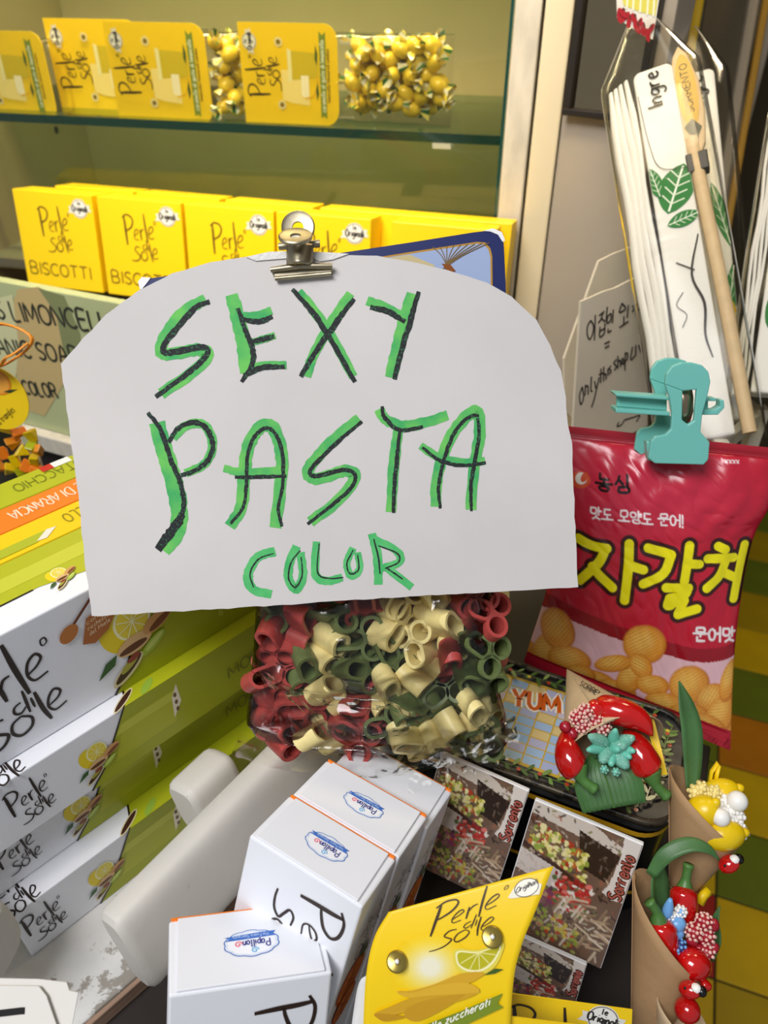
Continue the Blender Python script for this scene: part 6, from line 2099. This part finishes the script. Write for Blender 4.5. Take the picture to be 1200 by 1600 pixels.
class Strip:
    """A long flat thing between two points, facing the viewer's side."""
    def __init__(s, top, bot):
        s.Y = (top - bot).normalized()
        n = (EYE - (top + bot) / 2).normalized()
        s.N = (n - s.Y * n.dot(s.Y)).normalized()
        s.X = s.Y.cross(s.N)
        s.f = Frame.axes(bot, s.X, s.Y, s.N)
        s.L = (top - bot).length
def towel(top, bot, facew, side, label, leaves, spoon, name, seed, lettering='Ingre'):
    st = Strip(top, bot)
    F_ = st.f
    L_ = st.L
    t = thing('tea_towel', label, 'tea towel', frame=F_, group='wrapped tea towels')
    mb = MB(F_)
    r = .004
    pl = [(0, 0), (facew, 0)] + [(facew, L_ - r), (facew - r, L_)] + [(r, L_), (0, L_ - r)]
    mb.prism(pl, -.014, 0)
    mb.build('front_fold', 'towel', t, bevel=.0025)
    n = 4
    for k in range(n):
        xx = -.003 - side * (k + .5) / n
        mb = MB()
        rr = side / n * .46
        pts = [F_.w(xx + .001 * math.sin(j * 1.7 + k), L_ * j / 10 * (1 - .004 * k), -.008 - .0012 * k) for j in range(11)]
        mb.tube(pts, [rr * (1 + .06 * math.sin(j * 2.3 + k)) for j in range(10)] + [rr * .55], 10, flat=2.1)
        mb.build('side_fold', 'towel', t, smooth=True, sharp=60)
    mb = MB(lambda p: F_.w(p[0], p[1], p[2] + .0003))
    for (cx, cy, l_, w_, rot, *lc_) in leaves:
        q = math.radians(rot)
        ux, uy = (math.cos(q), math.sin(q)), (-math.sin(q), math.cos(q))
        pt_ = lambda a, b: (cx + ux[0] * a + uy[0] * b, cy + ux[1] * a + uy[1] * b)
        out = [pt_(l_ * (-.5 + i / 12), w_ / 2 * math.sin(math.pi * i / 12) ** .7) for i in range(13)]
        out += [pt_(l_ * (.5 - i / 12), -w_ / 2 * math.sin(math.pi * i / 12) ** .7) for i in range(1, 12)]
        out = [(min(max(p[0], .0005), facew - .0005), p[1]) for p in out]
        mb.fill(out, lc_[0] if lc_ else '2f7a3a')
        mb.ribbon([pt_(-l_ * .45, 0), pt_(l_ * .45, 0)], w_ * .06, 'e6ece0')
        for i in range(4):
            for s_ in (-1, 1):
                a = pt_(-l_ * .3 + i * l_ * .17, 0)
                b = pt_(-l_ * .16 + i * l_ * .17, s_ * w_ * .32)
                b = (min(max(b[0], .001), facew - .001), b[1])
                mb.ribbon([a, b], w_ * .04, 'd5e2cc')
    if lettering:
        text(mb, lettering, (facew * .62, L_ * .885), (0, .014), (-.013, 0), .0016, '22201e', fit=.034)
    if spoon:
        mb.ribbon([(facew * .92, L_ * .52), (facew * .62, L_ * .42), (facew * .80, L_ * .34), (facew * .70, L_ * .26), (facew * .78, L_ * .20)], .0022, '3a3430', smooth=5, taper=.5)
        mb.ribbon([(facew * .7, L_ * .43), (facew * .3, L_ * .46)], .0012, '3a3430', smooth=3)
        mb.ribbon([(facew * .35, L_ * .38), (facew * .15, L_ * .35), (facew * .35, L_ * .32), (facew * .2, L_ * .29)], .0007, '4a4640', smooth=5)
        mb.ribbon([(facew * .05, L_ * .93), (facew * .12, L_ * .8), (facew * .3, L_ * .72), (facew * .95, L_ * .70)], .0006, '3a3430', smooth=5)
    mb.build('towel_print', 'print_matte', t)
    if spoon:
        x0_ = facew + .007
        mb = MB()
        tl = cr([F_.w(x0_ + .004, .0, -.006), F_.w(x0_ + .002, L_ * .35, -.004), F_.w(x0_ - .001, L_ * .68, -.004), F_.w(x0_ - .002, L_ * .78, -.004)], 6)
        mb.tube(tl, .0058, 10)
        sp = mb.build('spoon_handle', 'spoon_wood', t, smooth=True, sharp=60)
        mb = MB()
        hd = [(-.001, .70), (-.0085, .76), (-.012, .84), (-.0115, .93), (-.006, 1.01), (.0, 1.04), (.006, 1.01), (.0115, .93), (.012, .84), (.0085, .76)]
        mb.T = F_
        mb.prism([(x0_ + p[0] * 1.05, p[1] * L_) for p in hd], -.009, -.002)
        mb.build('spoon_head', 'spoon_wood', t, bevel=.002)
        mb = MB(F_)
        mb.box(x0_ - .0095, x0_ + .0085, L_ * .685, L_ * .735, -.012, .001)
        mb.build('black_band', 'black_frame', t, bevel=.001)
        mb = MB(lambda p: F_.w(p[0], p[1], p[2] - .0012))
        mb.ell(x0_ + .001, L_ * .905, .0085, .036, 0, 'caa032')
        mb.fill([(x0_ - .006, L_ * .81), (x0_ + .001, L_ * .83), (x0_ + .008, L_ * .80), (x0_ + .004, L_ * .78), (x0_ + .001, L_ * .74), (x0_ - .002, L_ * .785)], '3c3a22')
        text(mb, 'SORRENTO', (x0_ + .004, L_ * .845), (0, .006), (-.006, 0), .0009, '4a3a10', fit=.047, smooth=2)
        mb.build('spoon_label', 'print', t)
    r_ = random.Random(seed)
    mb = MB()
    x0_, x1_ = -side - .008, facew + (.024 if spoon else .014)
    def fn(u, v):
        a = u * 6.2832
        ca, sa = math.cos(a), math.sin(a)
        y = -.006 + (L_ * 1.17) * v
        nar = 1 - .72 * max(0, (v - .86) / .14)
        cx = (x0_ + x1_) / 2
        x = cx + (x1_ - x0_) / 2 * nar * abs(ca) ** .6 * math.copysign(1, ca)
        z = -.007 + .016 * (1 - .85 * max(0, (v - .8) / .2)) * abs(sa) ** .7 * math.copysign(1, sa)
        z += .0025 * noise.noise((x * 30, y * 12, seed)) * math.copysign(1, sa)
        return F_.w(x, y, z)
    mb.grid(fn, 40, 44, closed_u=True)
    mb.build('clear_sleeve', 'sleeve_film', t, smooth=True)
    return t
towel(P(988, 116, .70), P(1082, 690, .655), .034, .022, 'wrapped white tea towel with a wooden spoon and a green leaf print', [(.020, .225, .046, .030, 65), (.022, .196, .028, .014, 10), (.004, .235, .03, .012, 100)], True, 'a', 3)
towel(P(1064, 118, .76), P(1112, 660, .70), .030, .020, 'wrapped white tea towel with green stems, leaning behind the spoon', [(.024, .20, .07, .012, 100), (.026, .12, .06, .012, 80), (.024, .07, .09, .016, 88, 'd9b21a')], False, 'b', 5)
towel(P(1236, 160, .70), P(1172, 612, .655), .040, .012, 'wrapped white tea towel apart from the others with dark green leaves', [(.014, .085, .055, .020, 75), (.03, .05, .03, .014, 20), (.034, .02, .02, .012, 30), (.03, .20, .05, .02, 80)], False, 'c', 7, lettering=None)

# ------------------------------------------------------------------ handwritten cards at the foot of the pillar
FH = Frame(P(908, 560, .74), yaw=30, lean=10)
def hand_card(F_, poly, label):
    u = [F_.uv(*p) for p in poly]
    t = thing('handwritten_card', label, 'card', frame=F_.shift(*u[-1]))
    mb = MB(F_)
    mb.prism(u, -.003, 0)
    mb.build('board', 'board_card', t)
    return t
t = hand_card(FH, [(908, 471), (916, 468), (945, 455), (962, 450), (1010, 425), (1012, 665), (940, 700), (893, 715), (896, 660)], 'cream cardboard card handwritten in Korean and English behind the crisps packet')
mb = MB(lambda p: FH.w(p[0], p[1], p[2] + .0003))
CQ = lambda x, y: FH.uv(740 + x / 3.53, 380 + y / 3.53)
for nm_, strokes_ in (('korean_writing', ([(645, 425), (628, 455), (625, 500), (638, 530), (655, 500), (660, 455), (645, 425)], [(670, 395), (665, 535)],
          [(690, 400), (720, 375)], [(712, 385), (700, 420), (685, 440)], [(705, 415), (722, 432)], [(735, 350), (728, 430)], [(695, 460), (693, 515), (718, 495), (722, 440)], [(694, 485), (720, 468)],
          [(735, 405), (755, 388), (752, 425), (733, 440), (735, 405)], [(768, 365), (762, 440)], [(740, 470), (738, 490), (758, 480)], [(718, 555), (748, 540)], [(720, 578), (745, 563)],
          [(815, 330), (800, 380), (835, 360), (815, 330)], [(800, 465), (850, 430)], [(825, 400), (824, 450)], [(850, 340), (842, 410)], [(870, 350), (885, 345), (872, 380)], [(895, 330), (890, 400)], [(905, 370), (915, 350), (918, 390)])),
          ('english_writing', ([(598, 790), (583, 840), (590, 890), (605, 850), (598, 790)], [(615, 780), (613, 840)], [(613, 800), (628, 785), (630, 835)], [(648, 735), (645, 810), (655, 815)], [(665, 760), (672, 800)], [(690, 740), (665, 850), (648, 905)],
          [(700, 690), (698, 770)], [(688, 725), (712, 715)], [(715, 680), (714, 760)], [(715, 725), (726, 720), (728, 750)], [(738, 690), (738, 730)], [(755, 675), (745, 690), (755, 705), (745, 720)],
          [(785, 640), (770, 660), (785, 680), (772, 700)], [(792, 620), (792, 690)], [(794, 650), (805, 645), (806, 680)], [(818, 630), (812, 660), (825, 660), (818, 630)], [(832, 600), (830, 700)], [(832, 610), (845, 605), (842, 640), (830, 645)],
          [(872, 570), (862, 640), (890, 615)], [(890, 560), (888, 620)], [(905, 560), (918, 600)], [(920, 545), (925, 600)])),
          ('last_line', ([(800, 985), (790, 1010), (815, 1000), (830, 975)], [(830, 975), (880, 960), (915, 950), (895, 985)]))):
    mb = MB(lambda p: FH.w(p[0], p[1], p[2] + .0003))
    for q in strokes_:
        mb.ribbon([CQ(*p) for p in q], .0017, '2b2723', smooth=4)
    mb.build(nm_, 'print_matte', t)
FH2 = FH.shift(z=-.03)
hand_card(FH2, [(936, 408), (962, 395), (1005, 380), (1008, 640), (905, 668), (882, 640), (882, 560)], 'cream cardboard card standing behind the handwritten card')
for tt in ('a',):
    zc_ = FH.w(*FH.uv(893, 715)).z
hs = thing('card_stand', 'plain beige pedestal box that the handwritten cards stand on behind the crisps packet', 'box', (0.24, 0.62, 0))
ca = FH.w(*FH.uv(893, 715))
cb = FH.w(*FH.uv(1012, 665))
mb = MB(Frame.axes((ca.x, ca.y, 0), FH.X, -Vector((FH.N.x, FH.N.y, 0)).normalized(), (0, 0, 1)))
mb.box(-.01, .11, -.012, .085, 0.0005, min(ca.z, zc_) - .001)
mb.build('box_body', 'beige_wall', hs, bevel=.002)
mb = MB(mb.T)
mb.box(-.012, .112, -.014, .087, min(ca.z, zc_) - .012, min(ca.z, zc_) - .0005)
mb.build('box_top', 'beige_wall', hs, bevel=.002)

# ------------------------------------------------------------------ hanging label and yellow packet by the mirror
FG = Frame(P(1000, 20, .70), yaw=-10, lean=4, roll=-8)
t = thing('hanging_label', 'small white label with a garland of red peppers in front of the mirror', 'label', FG.w(*FG.uv(1000, 60)))
mb = MB(FG)
gl = [(962, -60), (1036, -40), (1020, 62), (1003, 55), (985, 42), (964, 28)]
mb.prism([FG.uv(*p) for p in gl], -.001, 0)
mb.build('paper', 'paper_tag', t)
mb = MB(lambda p: FG.w(p[0], p[1], p[2] + .0003))
gq = lambda x, y: FG.uv(870 + x / 3.636, y / 3.636)
mb.fill([gq(*p) for p in ((365, -40), (575, -20), (560, 90), (480, 70), (380, 30))], 'd9d05a')
for k, (x, y) in enumerate(((405, -10), (440, 0), (480, 12), (520, 28), (555, 35))):
    mb.ribbon([gq(x, y - 60), gq(x - 8, y + 60)], .0016, 'f0ecd0')
for (x, y, q) in ((355, 85, 20), (385, 100, -30), (410, 120, 10), (440, 110, 40), (465, 140, -10), (490, 165, 20), (515, 200, 30), (530, 170, -20), (455, 160, 50), (375, 75, 60)):
    mb.ell(*gq(x, y), .0022, .0058, q, 'a51a24', n=12)
    mb.ell(*gq(x + 5, y - 22), .0010, .0018, q, '5a2a20', n=8)
mb.build('pepper_print', 'print', t)
t = thing('yellow_packet', 'slim yellow packet hanging beside the beige door', 'packet', P(1080, 100, .95))
st = Strip(P(1092, -60, .95), P(1070, 100, .95))
mb = MB(st.f)
mb.grid(lambda u, v: (lambda a: ((.010 * (.35 + .65 * v ** .6)) * math.cos(a) + .004, st.L * v, .006 * (.2 + v) * math.sin(a)))(u * 6.2832), 18, 14, closed_u=True)
mb.build('packet_body', 'box_yellow', t, smooth=True)
mb = MB(st.f)
mb.grid(lambda u, v: (lambda a: ((.013 * (.3 + .7 * v ** .6)) * math.cos(a) + .005, -.02 + (st.L + .02) * v, .009 * (.2 + v) * math.sin(a)))(u * 6.2832), 18, 14, closed_u=True)
mb.build('packet_film', 'crinkle_film', t, smooth=True)

# ------------------------------------------------------------------ bag with orange ribbon and round tag on the left
FR2 = Frame(P(0, 640, .66), yaw=-8, lean=6)
t = thing('fruit_jelly_bag', 'clear bag of candied fruit with a round yellow tag and orange ribbon', 'bag', FR2.w(*FR2.uv(-10, 760)))
cx, cy = FR2.uv(-6, 622)
rr = FR2.uv(43, 622)[0] - cx
mb = MB(FR2)
mb.prism([(cx + rr * math.cos(a), cy + rr * math.sin(a)) for a in np.linspace(0, 6.2832, 41)[:-1]], -.001, 0)
mb.build('round_tag', 'yellow_card', t)
mb = MB(lambda p: FR2.w(p[0], p[1], p[2] + .0003))
mb.ell(*FR2.uv(-2, 598), rr * .38, rr * .38, 0, 'e88a1a'); mb.ell(*FR2.uv(-2, 598), rr * .32, rr * .32, 0, 'f3a940')
mb.fill([FR2.uv(*p) for p in ((5, 612), (14, 609), (28, 608), (16, 614))], '33401c')
a, b = FR2.uv(-4, 668), FR2.uv(24, 642)
dl = math.hypot(b[0] - a[0], b[1] - a[1])
ux = ((b[0] - a[0]) / dl, (b[1] - a[1]) / dl)
text(mb, 'and triangles', a, (ux[0] * .006, ux[1] * .006), (-ux[1] * .006, ux[0] * .006), .0006, '5a4a10', fit=dl, smooth=2)
mb.build('tag_print', 'print', t)
mb = MB()
g = lambda px, py, h: FR2.w(*FR2.uv(px, py), h)
mb.tube(cr([g(-20, 570, .004), g(8, 568, .006), (g(40, 550, .010)), g(58, 535, .012), g(60, 522, .010), g(40, 510, .008), g(10, 503, .006), g(-25, 508, .004)], 6), .0036, 8, flat=.3)
mb.build('ribbon_loop', 'orange_ribbon', t, smooth=True)
mb = MB()
mb.tube(cr([g(-20, 572, .010), g(14, 563, .014), g(28, 548, .018), g(44, 540, .022), g(58, 528, .014)], 6), .0034, 8, flat=.3)
mb.build('ribbon_tail', 'orange_ribbon', t, smooth=True)
rj = random.Random(6)
for (x, y, c_) in ((8, 700, 'tile_orange'), (22, 715, 'lemon_skin'), (38, 705, 'box_green'), (12, 728, 'lemon_skin'), (30, 735, 'box_orange'), (42, 728, 'lemon_skin'), (-8, 715, 'box_orange'), (16, 685, 'box_orange'), (2, 742, 'lemon_skin'), (20, 748, 'box_green'), (46, 745, 'box_orange'), (36, 688, 'lemon_skin'), (0, 678, 'lemon_skin'), (-14, 738, 'tile_orange'), (48, 712, 'tile_orange')):
    mb = MB(FR2.shift(*FR2.uv(x, y), -.012))
    M_ = Euler((rj.uniform(0, 3), rj.uniform(0, 3), rj.uniform(0, 3))).to_matrix()
    F9 = FR2.shift(*FR2.uv(x, y), -.012)
    mb.T = lambda p, F9=F9, M_=M_: F9(tuple(M_ @ Vector(p)))
    mb.prism([(-.006, -.005), (.007, -.005), (0, .008)], -.004, .004)
    o = mb.build('candied_fruit', c_, bevel=.0012)
    tag(o, 'triangular candied fruit piece in the bag with the orange ribbon', 'candied fruit', 'candied fruit pieces in the ribbon bag')
mb = MB(FR2)
a, b = FR2.uv(-60, 770), FR2.uv(54, 770)
tpv = FR2.uv(0, 640)[1]
mb.grid(lambda u, v: (lambda q: ((a[0] + b[0]) / 2 + (b[0] - a[0]) / 2 * abs(math.cos(q)) ** .6 * math.copysign(1, math.cos(q)) * (1 - .35 * v), a[1] + (tpv - a[1]) * v,
                                 -.014 + .016 * math.sin(q) + .002 * noise.noise((u * 9, v * 7, 2))))(u * 6.2832), 30, 20, closed_u=True)
mb.build('clear_bag', 'crinkle_film', t, smooth=True)

# ------------------------------------------------------------------ paper price cards at the lower corner
FPc = Frame(P(50, 1570, .372), yaw=-6, lean=48)
t = thing('price_card', 'folded white paper price card with a thick black stroke', 'card', FPc.w(*FPc.uv(50, 1600)))
mb = MB(FPc)
mb.prism([FPc.uv(*p) for p in ((-40, 1540), (60, 1541), (72, 1556), (88, 1602), (90, 1660), (-40, 1660))], -.0006, 0)
mb.build('paper', 'paper_tag', t)
mb = MB(lambda p: FPc.w(p[0], p[1], p[2] + .0003))
mb.ribbon([FPc.uv(*p) for p in ((-30, 1589), (0, 1583), (34, 1579), (39, 1579))], .0031, '161412')
mb.build('black_stroke', 'print_matte', t)
t = thing('price_card', 'blank white paper slip tucked behind the folded price card', 'card', FPc.w(*FPc.uv(100, 1600)))
FP3 = FPc.shift(z=-.003)
mb = MB(FP3)
mb.prism([FP3.uv(*p) for p in ((-40, 1528), (60, 1530), (104, 1535), (108, 1548), (122, 1551), (112, 1605), (108, 1660), (-40, 1660))], -.0006, 0)
mb.build('paper', 'paper_tag', t)
bpy.context.view_layer.update()
